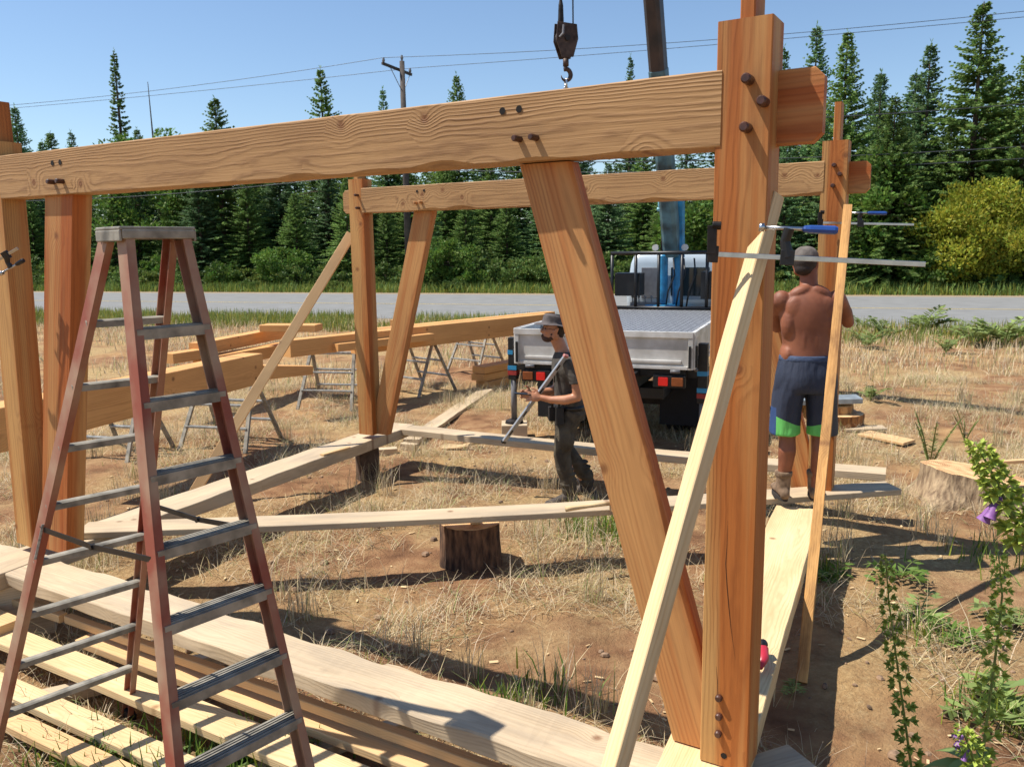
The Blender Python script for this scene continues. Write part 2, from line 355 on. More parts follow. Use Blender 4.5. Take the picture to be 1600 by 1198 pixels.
def make_bent(k, label, hb, zbR, zbL, zpR, zpL, br, baseR, baseL, dL):
    L = BENT[k]['L']; D, Wn = bdir(k); th = thing('timber_frame_bent', label, 'timber frame', bp_(k, L/2, 0, 0))
    up = -Wn
    def P(u, z, w=SD/2): return bp_(k, u, w, z)
    # posts (local Z faces the viewer's side)
    uR = S/2; uLb = L-S/2+dL[0]; uLt = L-S/2+dL[1]
    pR = timber('post', P(uR, baseR), P(uR, zpR), S, SD, W_POST, th, up=up, wane={}, ch=.004)
    timber('tenon', P(uR-.004, zpR-.02), P(uR-.004, zpR+.25), .045, SD*.86, W_POST, pR, up=up, ch=.005)
    pL = timber('post', P(uLb, baseL), P(uLt, zpL), S, SD, W_POST, th, up=up, ch=.004)
    timber('tenon', P(uLt, zpL-.02), P(uLt, zpL+.22), .05, SD*.86, W_POST, pL, up=up, ch=.005)
    # beam: front face 4 mm proud of the posts, shoulders lap the posts, stub tenons run through
    t = .004; zc = lambda u: (zbR+(zbL-zbR)*u/L)+hb/2
    uL_ = L-S+.018+dL[1]
    bm = timber('tie_beam', P(S-.018, zc(S), SD/2-t/2-.0005), P(uL_, zc(L-S), SD/2-t/2-.0005), SD+t-.003, hb, W_BEAM, th, up=(0, 0, 1), wane={0: .02, 1: .065, 2: .004, 3: .006}, jit=.003, seg=.05)
    rec = .088
    for (ua, ub) in ((S-.03, -.135), (L-S+.03+dL[1], L+.14+dL[1])):
        timber('stub_tenon', P(ua, zc(ua), rec+.022), P(ub, zc(ub), rec+.022), .044, hb*.97, W_RED if ub < 0 else W_BEAM, bm, up=(0, 0, 1), endchamfer=.028, seg=.04)
    # braces
    iu = (onbent(1, 97, 866)[0], onbent(1, 107, 307)[0]) if k == 1 else (L-S-.12, L-S-br)
    for s_, (u0, u1, base, zb) in ((1, (S+.12, S+br, baseR, zbR)), (-1, (iu[0], iu[1], baseL, zbL))):
        wb, db = (.25, .11) if (k == 1 and s_ < 0) else (.195, .075)
        rw = (.025 if db > .1 else .062)+db/2
        # left/outer edge line runs (u0, base) -> (u1, zb); centre line is offset inward by half the width
        a = Vector((u0, base)); b2 = Vector((u1, zb)); d = (b2-a).normalized(); nrm = Vector((-d.y, d.x))*(-1 if s_ > 0 else 1)
        if nrm.x*s_ > 0: nrm = -nrm
        a2 = a+nrm*wb/2; c2 = b2+nrm*wb/2
        # extend to horizontal cuts
        if True:
            m = MB(); hw = wb/2/abs(d.y)
            def onl(z): tt = (z-a2.y)/d.y; return a2.x+d.x*tt
            M = frame(P(onl(base), base, rw), P(onl(zb), zb, rw), up); Mi = M.inverted(); nn = 26; rings = []
            sdv = random.random()*30
            for i in range(nn):
                z = base+.002+(zb-base-.004)*i/(nn-1); uc = onl(z)
                lim = (S+.002) if s_ > 0 else (L-S-.002+dL[0]*(1-z/2.4)+dL[1]*z/2.4)
                ua, ub = uc+hw, uc-hw
                if s_ > 0: ub = max(ub, lim)
                else: ua = min(ua, lim)
                q = max(0, noise.noise(Vector((z*2+sdv, 0, 0)))+.3)*.02+.004
                cr = [(ua, -db/2+.004), (ua-.004, -db/2), (ub+(q if s_ > 0 else .004), -db/2), (ub, -db/2+(q if s_ > 0 else .004)), (ub, db/2-.004), (ub+.004, db/2), (ua-.004, db/2), (ua, db/2-.004)]
                rings.append([Mi @ P(u_, z, rw+w__) for u_, w__ in cr])
            vs = [v for r_ in rings for v in r_]; fs = []
            for i in range(nn-1):
                for j in range(8): fs.append((i*8+j, (i+1)*8+j, (i+1)*8+(j+1) % 8, i*8+(j+1) % 8))
            fs += [tuple(range(8)), tuple((nn-1)*8+7-j for j in range(8))]
            m.add(vs, fs); m.build('knee_brace', W_RED, th, M=M)
    return th, pR, pL, bm
b1, p1R, p1L, beam1 = make_bent(1, 'near timber frame, its big post in the foreground, with the long knotty tie beam', .2285, 2.078, 2.088, 2.4475, 2.403, .738, .0, .045, (.19, .09))
b2, p2R, p2L, beam2 = make_bent(2, 'rear timber frame, two posts and a slimmer tie beam, standing behind the two men', .2198, 2.109, 2.1115, 2.46, 2.416, .717, .0, .04, (0, 0))
for px, py in ((1165, 122), (1189, 157), (1162, 198)): u, z = onbent(1, px, py, -.045); peg(p1R, 1, u, z, M_PEG, r=.0155, out=.05)
for px, py in ((1122, 1092), (1122, 1121), (1121, 1148)): u, z = onbent(1, px, py, -.015); peg(p1R, 1, u, z, M_PEG, r=.0125, out=.018)
hole(p1R, 1, *onbent(1, 1131, 1180), r=.011)
for px, py in ((804, 216), (830, 214)): u, z = onbent(1, px, py, -.04); peg(beam1, 1, u, z, M_PEG, r=.0115, out=.05)
for px, py in ((786, 174), (812, 171), (83, 255), (95, 254)): hole(beam1, 1, *onbent(1, px, py), r=.0125 if px > 400 else .014, front=.004)
for px, py in ((77, 284), (91, 283)): u, z = onbent(1, px, py, -.03); peg(beam1, 1, u, z, M_PEG, r=.013, out=.045)
for px, py in ((1303, 258), (1312, 272), (1301, 290)): u, z = onbent(2, px, py, -.03); peg(p2R, 2, u, z, M_PEG, r=.014, out=.05)
for px, py in ((556, 305), (558, 325)): u, z = onbent(2, px, py, -.03); peg(p2L, 2, u, z, M_PEG, r=.012, out=.05)
for px, py in ((648, 317), (656, 316)): u, z = onbent(2, px, py, -.03); peg(beam2, 2, u, z, M_PEGL, r=.012, out=.05)
for px, py in ((652, 299), (663, 298)): hole(beam2, 2, *onbent(2, px, py), r=.012, front=.004)
# ================================================================== SILL PLANKS
def plank(name, a, b, w_, t, mat, label, cat='plank', group=None, **k):
    """a,b: centre line of the TOP face"""
    a = Vector(a)-Vector((0, 0, t/2)); b = Vector(b)-Vector((0, 0, t/2))
    o = timber(name, a, b, w_, t, mat, None, **k); return tag(o, label, cat, group)
D1, N1 = bdir(1); D2, N2 = bdir(2)
TP = .085
# a: from near-left corner to far-left corner
plank('sill_plank', (-3.13, 4.4, Z0-.002), (-1.15, 8.42, Z0-.002), .30, .10, W_SILL, 'weathered sill plank along the left side, under the far left post', wane={2: .02, 1: .02}, jit=.01, seg=.1)
# b: right side
plank('sill_plank', (.47, 2.26, Z0-.006), (1.95, 5.47, Z0-.006), .29, .10, W_PALE, 'pale sill plank running along the right side to the shirtless man\'s boots', wane={2: .02}, jit=.006)
# c: front, waney back edge
plank('sill_plank', (-3.37, 4.93, Z0-.010), (1.02, 2.30, Z0-.010), .275, .075, W_SILL, 'wide weathered front plank with a wavy edge, running below the near frame', wane={2: .10, 1: .09, 3: .01}, jit=.015, seg=.06)
# d: diagonal board over the round in the middle
plank('diagonal_plank', (-2.78, 5.12, Z0+.045), (2.75, 5.80, Z0+.045), .22, .042, W_SILL, 'long board laid crosswise above the middle log round, the shirtless man standing on its end', wane={1: .01}, bow=-.035)
# e: far plank
plank('sill_plank', (-1.25, 8.33, Z0+.0), (2.95, 6.35, Z0+.0), .22, .06, W_SILL, 'narrow far sill plank the long spirit level rests on', jit=.005, bow=-.02)
def block(c, size, rot, mat, label, name='support_block'):
    m = MB(); m.box((0, 0, 0), size); o = m.build(name, mat, None, M=Matrix.Translation(c) @ Matrix.Rotation(rot, 4, 'Z'), bevel=.006); return tag(o, label, 'wood block')
block((-2.9, 4.65, .155), (.3, .24, .32), .4, W_SILL, 'grey wood block propping the plank under the near left post')
block((-1.42, 7.85, .145), (.2, .14, .32), .5, W_DARK, 'wood block propping the plank below the far left post')
block((.95, 2.75, .155), (.3, .24, .30), .4, W_SILL, 'wood block propping the sill under the near right post')
# ================================================================== RAKING BOARDS AND CLAMPS
o = timber('brace_board', (-.10, 1.48, .02), (.83, 2.665, 2.345), .056, .045, W_PALE, None, up=(-.92, -.45, .3), ch=.003, jit=.003)
tag(o, 'pale raking board in front of the near post, clamped at its top', 'brace board')
pb, pt = gp(1243, 1066, 0.0)+Vector((.03, 0, 0)), dp(1325, 322, 5.45)
o = timber('brace_board', pb, pt, .055, .036, W_BARKED, None, up=(-.35, -.9, .4), wane={1: .02, 0: .012}, ch=.003, jit=.004)
tag(o, 'long thin raking board with bark on its edge, clamped to the far right post', 'brace board')
o = timber('brace_board', gp(288, 795, 0), dp(549, 366, 7.85), .09, .04, W_BOARD, None, up=(.2, -.9, .3), ch=.003, jit=.003)
tag(o, 'orange-brown board leaning diagonally against the far left post', 'brace board')
def clamp(a, b, label, hdir, handle_len, jawlen, fixed_at_a=True, jaw_pos=.4, sc_=1.0, handle_mat=None):
    """F-clamp: flat bar a->b; hdir = direction the jaws point; screw handle parallel to the bar at jaw_pos"""
    a, b, hdir = Vector(a), Vector(b), Vector(hdir).normalized(); d = (b-a).normalized()
    t = thing('bar_clamp', label, 'clamp', a)
    m = MB(); m.bar(a, b, .006*sc_, .015*sc_, up=hdir); m.build('bar', M_STEEL, t, bevel=.001)
    m = MB(); m.bar(a-d*.012*sc_, a+d*.02*sc_, .014*sc_, .05*sc_, up=hdir); m.bar(a+hdir*.0, a+hdir*jawlen, .016*sc_, .028*sc_, up=d); m.tube([a+hdir*jawlen-d*.0, a+hdir*jawlen+d*.026*sc_], .013*sc_, 10); m.build('fixed_jaw', M_IRON, t, bevel=.002)
    s = a+d*(b-a).length*jaw_pos
    m = MB(); m.bar(s-d*.022*sc_, s+d*.018*sc_, .018*sc_, .045*sc_, up=hdir); m.tube([s, s+hdir*jawlen*.55-d*.01, s+hdir*jawlen], [(.011*sc_, .02*sc_), (.009*sc_, .015*sc_), (.015*sc_, .017*sc_)], 10, up=d); jw = m.build('sliding_jaw', M_BLACK, t, bevel=.002)
    h = s+hdir*jawlen
    m = MB(); m.tube([h-d*.07*sc_, h+d*.05*sc_], .006*sc_, 8); m.tube([h-d*.085*sc_, h-d*.07*sc_], .013*sc_, 10); m.build('screw', M_STEEL, jw, smooth=True)
    m = MB(); L = handle_len; m.tube([h+d*.04*sc_, h+d*(.045*sc_), h+d*(.05*sc_+L*.1), h+d*(.05*sc_+L*.9), h+d*(.05*sc_+L)], [.008*sc_, .010*sc_, .012*sc_, .013*sc_, .009*sc_], 8); m.build('handle', handle_mat or M_HANDLE, jw)
    return t
ca, cb = dp(1112, 397, 2.50), dp(1446, 413, 2.36)
clamp(ca, cb, 'steel bar clamp with blue handle squeezing the raking board to the near post', (0, 0, 1), .085, .085, jaw_pos=.37)
clamp(dp(1281, 348, 5.62), dp(1428, 351, 5.5), 'smaller-looking bar clamp with dark blue handle on the far right post', (0, 0, 1), .11, .07, jaw_pos=.44)
clamp(dp(-60, 440, 4.6), dp(28, 388, 4.45), 'black clamp jutting from the near left post at the left edge', (.1, .3, -1), .05, .07, jaw_pos=.8, handle_mat=M_BLACK)
#clamp(dp(60, 800, 4.6), dp(218, 835, 4.35), 'black bar clamp lying low behind the ladder at the near left post', (0, 0, 1), .08, .06, jaw_pos=.25, handle_mat=M_BLACK)
# ================================================================== STEP LADDER
def ladder():
    ra, ba = Vector((.65, .76, 0)), Vector((-.76, .65, 0))           # along the rungs, towards the rear
    t = thing('step_ladder', 'worn red step ladder with grey aluminium treads standing at the left', 'ladder', (-1.45, 3.0, 0))
    FL, FR = Vector((-1.05, 2.30, .0)), Vector((-.69, 2.72, .0)); RR, RL = Vector((-1.86, 3.67, .0)), Vector((-2.27, 3.22, .0))
    C = Vector((-1.262, 2.925, 2.25)); hs = .112
    tFL, tFR = C-ra*hs-ba*.055, C+ra*hs-ba*.055; tRL, tRR = C-ra*hs*1.02+ba*.075, C+ra*hs*1.0+ba*.03
    def rail(a, b, w_, d_):
        dd = (b-a).normalized(); inn = ra if (a-C).dot(ra) < 0 else -ra; inn = (inn-dd*inn.dot(dd)).normalized(); f = dd.cross(inn)
        m = MB(); th_ = .005
        # channel section, open inwards
        for off, ww, dd2 in ((0, th_, d_), ):
            m.bar(a, b, d_, th_, up=inn)
        for sg in (-1, 1): m.bar(a+f*sg*(d_/2-th_/2)+inn*(w_/2+th_/2-.0008), b+f*sg*(d_/2-th_/2)+inn*(w_/2+th_/2-.0008), th_, w_, up=inn)
        r_ = m.build('rail', M_FIBER, t)
        m = MB(); m.bar(a-dd*.01, a+dd*.05, d_+.014, .035, up=inn); m.build('foot', M_RUBBER, r_, bevel=.004); return r_
    rails = [rail(FL, tFL, .026, .068), rail(FR, tFR, .026, .068), rail(RL, tRL, .022, .06), rail(RR, tRR, .022, .06)]
    m = MB(); X = Matrix([[ra.x, ba.x, 0], [ra.y, ba.y, 0], [0, 0, 1]])
    m.box(C+Vector((0, 0, .032)), (hs*2+.045, .18, .012), X)
    for sx in (-1, 1): m.box(C+ra*sx*(hs+.019)+Vector((0, 0, .008)), (.01, .18, .038), X)
    for sy in (-1, 1): m.box(C+ba*sy*.092+Vector((0, 0, .012)), (hs*2+.03, .008, .030), X)
    m.build('top_cap', M_ALUD, t, bevel=.006)
    for i in range(8):
        zt = 1.95-.2345*i
        if zt < .1: break
        def at(a, b): k = (zt-a.z)/(b.z-a.z); return a+(b-a)*k
        a, b = at(FL, tFL)+ra*.004, at(FR, tFR)-ra*.004
        m = MB(); dep = .078
        prof = [(-dep/2, -.028), (-dep/2, .0), (dep/2, .0), (dep/2, -.02), (dep/2-.004, -.02), (dep/2-.004, -.004), (-dep/2+.004, -.004), (-dep/2+.004, -.028)]
        m.poly_prism(prof, a, b); m.poly_prism([(q[0]*-1, q[1]) for q in prof][::-1], a-Vector((0, 0, .0305)), b-Vector((0, 0, .0305))) if False else None
        for j in range(5): yy = -dep/2+.012+j*(dep-.024)/4; m.poly_prism([(yy-.003, .0005), (yy-.003, .004), (yy+.003, .004), (yy+.003, .0005)], a, b)
        m.poly_prism([(-dep/2-.0005, -.034), (-dep/2-.0005, -.028), (-dep/2+.014, -.028), (-dep/2+.014, -.034)], a, b)
        st = m.build('tread', M_ALUD, t)
        for e, sg in ((a, 1), (b, -1)):
            mm = MB(); f0 = e-ba*.0345+ra*sg*.010
            mm.tube([f0-Vector((0, 0, .012)), f0-Vector((0, 0, .012))-ba*.004], .005, 8); mm.build('rivet', M_IRON, st)
            m3 = MB(); m3.bar(e-Vector((0, 0, .02))+ra*sg*.005, e+ra*sg*.05-Vector((0, 0, .005)), .02, .003); m3.build('gusset', M_ALU, st)
    for i in range(8):
        zt = 1.955-.2345*i
        def at(a, b): k = (zt-a.z)/(b.z-a.z); return a+(b-a)*k
        a, b = at(RL, tRL)-ra*.0, at(RR, tRR)+ra*.0
        m = MB(); m.poly_prism([(-.02, -.014), (-.02, .008), (-.012, .013), (.012, .013), (.02, .008), (.02, -.014)], a, b); m.build('rear_rung', M_ALUD, t)
    # spreaders
    for q, (a0, a1, b0, b1) in enumerate(((FL, tFL, RL, tRL), (FR, tFR, RR, tRR))):
        def at(a, b, z): k = (z-a.z)/(b.z-a.z); return a+(b-a)*k
        m = MB(); A, B = at(a0, a1, 1.215), at(b0, b1, 1.165); mid = (A+B)/2+Vector((0, 0, -.015)); m.bar(A, mid, .004, .02); m.bar(mid, B, .004, .02); m.tube([mid-ra*.008, mid+ra*.008], .012, 8); m.build('spreader', M_BLACK, t)
    # label sticker on the left rear rail
    k = .5; P_ = RL+(tRL-RL)*.50; d = (tRL-RL).normalized(); inn = (ra-d*ra.dot(d)).normalized(); f = d.cross(inn)
    m = MB(); c0 = P_-f*0+0*inn
    s_ = (f if f.y < 0 else -f); m.bar(P_+s_*.0265-d*.08, P_+s_*.0265+d*.08, .024, .0015, up=s_); m.build('sticker', plain('faded_sticker', '9fa2a0', .6, var=.4, scale=60), rails[2])
ladder()

# drying checks on the near post
def check(parent, k, pts, wd, w0=0):
    m = MB(); D, Wn = bdir(k); q = []
    for i, (px, py) in enumerate(pts):
        u, z = onbent(k, px, py); e = wd*math.sin(math.pi*(i+.35)/(len(pts)-.3)); c = bp_(k, u, 0, z)-Wn*(.0009+w0); q += [c+D*e, c-D*e]
    m.add(q, [(2*i, 2*i+2, 2*i+3, 2*i+1) for i in range(len(pts)-1)]); return m.build('drying_crack', M_HOLE, parent)
check(p1R, 1, [(1137, 812), (1136, 850), (1134, 880), (1136, 915), (1139, 950), (1142, 980), (1149, 1030)], .0011)
check(p1R, 1, [(1119, 1040), (1121, 1065), (1121, 1090)], .0008)
check(beam1, 1, [(1087, 152), (1105, 154), (1124, 153)], .0008, .004)
# ================================================================== TIMBERS ON TRESTLES
def big(name, pa, pb, w_, h, mat, label, group=None, cat='timber', **k):
    o = timber(name, pa, pb, w_, h, mat, None, **k); return tag(o, label, cat, group)
def lowr(v, d): return Vector(v)-Vector((0, 0, d))
tA0, tA1 = gp(-60, 650, 1.09), gp(410, 552, 1.09)
dA = (tA1-tA0).normalized(); nA = Vector((-dA.y, dA.x, 0))
def tim(a, b, w_, h, off=0, z=0):
    """near top edge a->b: returns centre line shifted to the timber's middle"""
    d = (b-a).normalized(); n_ = Vector((-d.y, d.x, 0)); n_ = n_ if n_.y > 0 else -n_
    q = n_*(w_/2+off)+Vector((0, 0, z-h/2)); return a+q, b+q
a, b = tim(tA0, tA1, .26, .33); big('timber', a, b, .26, .33, W_TIM, 'thick orange timber on trestles just behind the ladder, the nearest of its pile', ch=.006, jit=.003)
a, b = tim(tA0+dA*1.3, tA1-dA*.4, .2, .2, off=.31, z=-.08); big('timber', a, b, .2, .2, W_TIM, 'orange timber lying behind the thick one on the trestles near the ladder', ch=.005)
a, b = gp(330, 572, 1.0), gp(492, 566, .92); a, b = tim(a+Vector((0, 0, 0)), b, .2, .2); big('timber', a, b, .2, .22, W_TIM, 'timber with tapered end poking out right of the raking board over the trestles', taper=.45)
tB0, tB1 = gp(453, 532, 1.07), gp(862, 490, 1.07); dB = (tB1-tB0).normalized()
a, b = tim(gp(560, 520, 1.07), tB1, .2, .3); big('timber', a, b, .2, .3, W_TIM, 'long pale-topped timber on trestles reaching towards the hat-wearing man, nearest of its pile', ch=.005, jit=.002)
a, b = tim(gp(570, 519, 1.07)+Vector((.1, .2, 0)), tB1+Vector((.25, .35, 0)), .2, .3, off=.23, z=-.005); big('timber', a, b, .2, .3, W_TIM, 'long timber on trestles lying right behind the pale-topped one', ch=.005)
a, b = tim(tB0, tB0+dB*2.0, .2, .22); big('timber', a, b, .2, .22, W_TIM, 'orange timber on trestles ending in the open, left of the far left post', ch=.005)
a, b = tim(tB0+dB*.7+Vector((.05, -.12, -.1)), tB0+dB*2.4+Vector((.05, -.12, -.1)), .12, .1); big('timber', a, b, .12, .1, W_TIM, 'slim short timber on the trestle directly left of the far left post')
c0, c1 = gp(315, 536, 1.0), gp(448, 511, 1.0)
a, b = tim(c0, c1, .2, .17); big('timber', a, b, .2, .17, W_TIM, 'reddish timber at the top of the back pile, seen above the ladder', ch=.005)
a, b = tim(c0+Vector((.1, -.1, -.19)), c1+Vector((.4, -.1, -.19)), .25, .17); big('timber', a, b, .25, .17, W_TIM, 'reddish timber underneath the topmost one of the back pile', ch=.005)
a, b = tim(gp(270, 553, .92), gp(330, 544, .92), .2, .13); big('timber', a, b, .2, .13, W_TIM, 'short reddish timber sticking out left from the back pile behind the ladder', ch=.005)
a, b = tim(gp(405, 508, 1.12), gp(492, 508, 1.12), .3, .1); big('timber', a, b, .3, .1, W_TIM, 'short flat timber piece on the far end of the back pile', ch=.005)
a, b = tim(gp(620, 500, 1.1), gp(645, 495, 1.1), .12, .2); big('timber', a, b, .12, .2, W_TIM, 'small upright timber end showing behind the far left knee brace')
for k, (z, dx, lab) in enumerate(((.17, 0, 'lowest short timber of the stack on the ground left of the truck'), (.29, .03, 'topmost short timber of the ground stack left of the truck, lit on top'), (.05, .12, 'squat bottom offcut under the ground stack left of the truck'))):
    a = gp(746+dx*60, 577, .3); d = Vector((.62, .78, 0)); a = Vector((a.x, a.y, z)); big('timber', a, a+d*1.7, .26, .11, W_TIM, lab, ch=.004)
def trestle(c, e, L, h, label, g_='metal trestles under the timbers'):
    e = Vector((e[0], e[1], 0)).normalized(); d = Vector((-e.y, e.x, 0)); c = Vector((c[0], c[1], gz(*c)))
    t = thing('trestle', label, 'trestle', c, g_); Z = Vector((0, 0, 1))
    m = MB(); m.bar(c+Z*h-e*L/2, c+Z*h+e*L/2, .055, .035); m.build('top_bar', M_ALU, t, bevel=.003)
    for sg in (-1, 1):
        P = lambda u, k: c+e*u*(L/2)*(1+.22*(1-k))+d*sg*(.03+.36*(1-k))+Z*h*k
        for u in (-1, 1):
            m = MB(); m.bar(P(u, 0), P(u, .985), .03, .045, up=e); m.build('leg', M_ALUD, t, bevel=.003)
        for k in (.34, .66):
            m = MB(); m.bar(P(-1, k), P(1, k), .06, .022); m.build('rung', M_ALU, t, bevel=.003)
        m = MB()
        for u in (-1, 1): m.bar(P(u, .34)+e*u*-.02, P(u, .18)+e*u*.0, .012, .004)
        m.build('brace', M_ALUD, t)
eB = (.74, -.67)
trestle((-.62, 14.6), eB, .62, .76, 'metal trestle at the truck end of the long timber')
trestle((-1.42, 12.75), eB, .62, .76, 'metal trestle right of the far left knee brace')
trestle((-2.55, 11.75), (.97, -.2), .66, .76, 'metal trestle directly left of the far left post')
trestle((-3.25, 9.35), (.97, -.25), .68, .74, 'metal trestle seen between the ladder and the diagonal board')
trestle((-4.35, 9.0), (.97, -.25), .6, .74, 'metal trestle seen between the legs of the ladder')
# ================================================================== LUMBER PILE (bottom left)
def lb(pa, pb, z, w_, t_, mat, label, **k):
    a, b = gp(*pa, z), gp(*pb, z); a, b = tim(a, b, w_, t_, off=-w_); o = timber('board', a, b, w_, t_, mat, None, jit=.003, **k); tag(o, label, 'board')
lb((-60, 945), (760, 1268), .17, .155, .042, W_PALE, 'bright wide board, lit almost white, across the bottom-left pile')
lb((150, 985), (900, 1256), .175, .12, .04, W_BOARD, 'tan board just above the bright wide one in the pile')
lb((112, 957), (900, 1232), .24, .045, .045, W_BOARD, 'narrow yellow stick lying along the wide front plank')
lb((12, 925), (105, 956), .24, .05, .045, W_BOARD, 'short yellow stick behind the ladder, nearest the wide front plank')
lb((-80, 1012), (560, 1292), .10, .12, .04, W_PALE, 'pale board striped by ladder shadows, below the bright wide board')
lb((-80, 1060), (420, 1290), .09, .10, .04, W_BOARD, 'pale board nearest the camera in the bottom-left pile')
lb((-150, 890), (35, 965), .22, .15, .09, W_BOARD, 'yellow block end at the left edge in front of the wavy plank')
lb((-120, 860), (12, 900), .28, .2, .12, W_RED, 'orange squared offcut under the left end of the wavy plank')
for (pa, pb, lab) in (((-60, 1120), (420, 1010), 'dark sleeper stick under the boards, left'), ((250, 1260), (640, 1130), 'dark sleeper stick under the boards, right')):
    a, b = gp(*pa, .05), gp(*pb, .05); o = timber('bearer', a, b, .07, .07, W_SILL, None); tag(o, lab, 'wood bearer')
# ================================================================== STUMPS AND SCRAPS
def bark_mat(name, c1, c2):
    m, n, l, b = newmat(name); tc = n.new('ShaderNodeTexCoord'); mp = n.new('ShaderNodeMapping'); l.new(tc.outputs['Object'], mp.inputs[0]); mp.inputs['Scale'].default_value = (1, 1, .25)
    v = n.new('ShaderNodeTexNoise'); v.inputs['Scale'].default_value = 26; v.inputs['Detail'].default_value = 7; l.new(mp.outputs[0], v.inputs['Vector'])
    r = n.new('ShaderNodeValToRGB'); r.color_ramp.elements[0].color = srgb(c2); r.color_ramp.elements[1].color = srgb(c1); r.color_ramp.elements[0].position = .35; r.color_ramp.elements[1].position = .65
    l.new(v.outputs['Fac'], r.inputs[0]); l.new(r.outputs[0], b.inputs['Base Color']); b.inputs['Roughness'].default_value = .95
    bp = n.new('ShaderNodeBump'); bp.inputs['Distance'].default_value = .03; bp.inputs['Strength'].default_value = .9; l.new(v.outputs['Fac'], bp.inputs['Height']); l.new(bp.outputs[0], b.inputs['Normal']); return m
BARK = bark_mat('bark', '7d5c43', '33231a'); TRUNKM = bark_mat('trunk_bark', '6b5a4b', '332b26')
def ends_mat():
    m, n, l, b = newmat('end_grain'); tc = n.new('ShaderNodeTexCoord'); w_ = n.new('ShaderNodeTexWave'); w_.wave_type = 'RINGS'; w_.rings_direction = 'Z'; w_.inputs['Scale'].default_value = 22; w_.inputs['Distortion'].default_value = 3; w_.inputs['Detail'].default_value = 3; w_.inputs['Detail Scale'].default_value = .4
    l.new(tc.outputs['Object'], w_.inputs['Vector']); nz = n.new('ShaderNodeTexNoise'); nz.inputs['Scale'].default_value = 7; nz.inputs['Detail'].default_value = 6; l.new(tc.outputs['Object'], nz.inputs['Vector'])
    ad = n.new('ShaderNodeMath'); ad.operation = 'MULTIPLY_ADD'; l.new(w_.outputs['Fac'], ad.inputs[0]); ad.inputs[1].default_value = .25; l.new(nz.outputs['Fac'], ad.inputs[2])
    r = n.new('ShaderNodeValToRGB'); r.color_ramp.elements[0].color = srgb('9a6a40'); r.color_ramp.elements[1].color = srgb('e0b985'); r.color_ramp.elements[0].position = .4; r.color_ramp.elements[1].position = .75
    l.new(ad.outputs[0], r.inputs[0]); l.new(r.outputs[0], b.inputs['Base Color']); b.inputs['Roughness'].default_value = .8; return m
ENDG = ends_mat()
def stump(c, rx, ry, h, label, cat='stump', flare=.1, name='tree_stump', tilt=0, bark=BARK, rot=0):
    c = Vector(c); t = thing(name, label, cat, c); n = 64; nz_ = 9; vs = []; fs = []; so = random.random()*20
    for j in range(nz_+1):
        k = j/nz_; z = h*k
        for i in range(n):
            th = 2*math.pi*i/n; p = Vector((math.cos(th), math.sin(th), 0)); q = .05*noise.noise(p*1.5+Vector((so, 0, 0)))*2+.035*abs(noise.noise(Vector((p.x*7, p.y*7, z*3+so))))*2+.02*noise.noise(Vector((p.x*16, p.y*16, z*14)))
            f = 1+flare*(1-k)**2*(1+.6*math.sin(5*th+so))+q; vs.append((rx*f*math.cos(th), ry*f*math.sin(th), z+tilt*rx*math.cos(th)*k*1.0-(.06 if j == 0 else 0)))
    for j in range(nz_):
        for i in range(n): fs.append((j*n+i, j*n+(i+1) % n, (j+1)*n+(i+1) % n, (j+1)*n+i))
    M = Matrix.Translation(c) @ Matrix.Rotation(rot, 4, 'Z')
    m = MB(); m.add(vs, fs); m.build('bark', bark, t, M=M, smooth=True)
    top = [Vector(v)*1 for v in vs[nz_*n:]]; cc = Vector((0, 0, h+.004)); m = MB(); ring = [Vector((v.x*.97, v.y*.97, v.z+.004+.003*noise.noise(v*9))) for v in top]; m.add([cc]+ring+[v for v in top], [(0, 1+i, 1+(i+1) % n) for i in range(n)]+[(1+i, 1+n+i, 1+n+(i+1) % n, 1+(i+1) % n) for i in range(n)]); m.build('cut_top', ENDG, t, M=M)
    return t
pS = gp(735, 880, 0); stump((pS.x, pS.y+.02, -.02), .205, .195, .325, 'round log section standing on end under the middle of the diagonal board', name='log_round', cat='log', flare=.05)
m = MB(); m.box((0, 0, .018), (.07, .06, .036)); o = m.build('wedge', W_PALE, None, M=Matrix.Translation((pS.x+.04, pS.y-.04, .31)) @ Matrix.Rotation(.3, 4, 'Z'), bevel=.003); tag(o, 'small pale wood chock on the middle log round, holding up the board', 'wood block')
pR = gp(1512, 790, 0); pR.x += .2; stump((pR.x, pR.y+.25, -.03), .42, .36, .25, 'big low tree stump with slanting orange cut at the right edge', flare=.3, tilt=-.16, bark=bark_mat('bark_pale', 'b09878', '75604a'))
a = Vector((pR.x+.02, pR.y+.34, .27)); o = timber('stick', a, a+Vector((1.2, .1, .03)), .045, .03, W_BOARD, None); tag(o, 'narrow batten lying on the big right-hand stump', 'wood batten')
pL = gp(1330, 672, 0)
stump((pL.x-.12, pL.y+.2, -.02), .33, .3, .20, 'thick log slab on the ground behind the shirtless man, others piled on it', name='log_slab', cat='log', flare=.02, bark=bark_mat('bark_orange', 'b5793f', '6d4224'))
stump((pL.x-.2, pL.y+.25, .18), .3, .26, .1, 'thinner log slab on top of the thick one behind the shirtless man', name='log_slab', cat='log', flare=.0, bark=bark_mat('bark_tan', 'c79a63', '8b5c33'))
o = timber('panel_offcut', (pL.x-.6, pL.y+.2, .33), (pL.x+.12, pL.y+.1, .36), .3, .06, plain('grey_metal_case', '9aa2a6', .35, .3, var=.2), None); tag(o, 'flat grey metal case lying on top of the log slabs', 'case')
pW = gp(1383, 686, 0); o = timber('board_offcut', (pW.x-.2, pW.y+.1, .05), (pW.x+.12, pW.y-.32, .035), .26, .03, W_BOARD, None); tag(o, 'square yellow board offcut on the ground right of the log slabs', 'board')
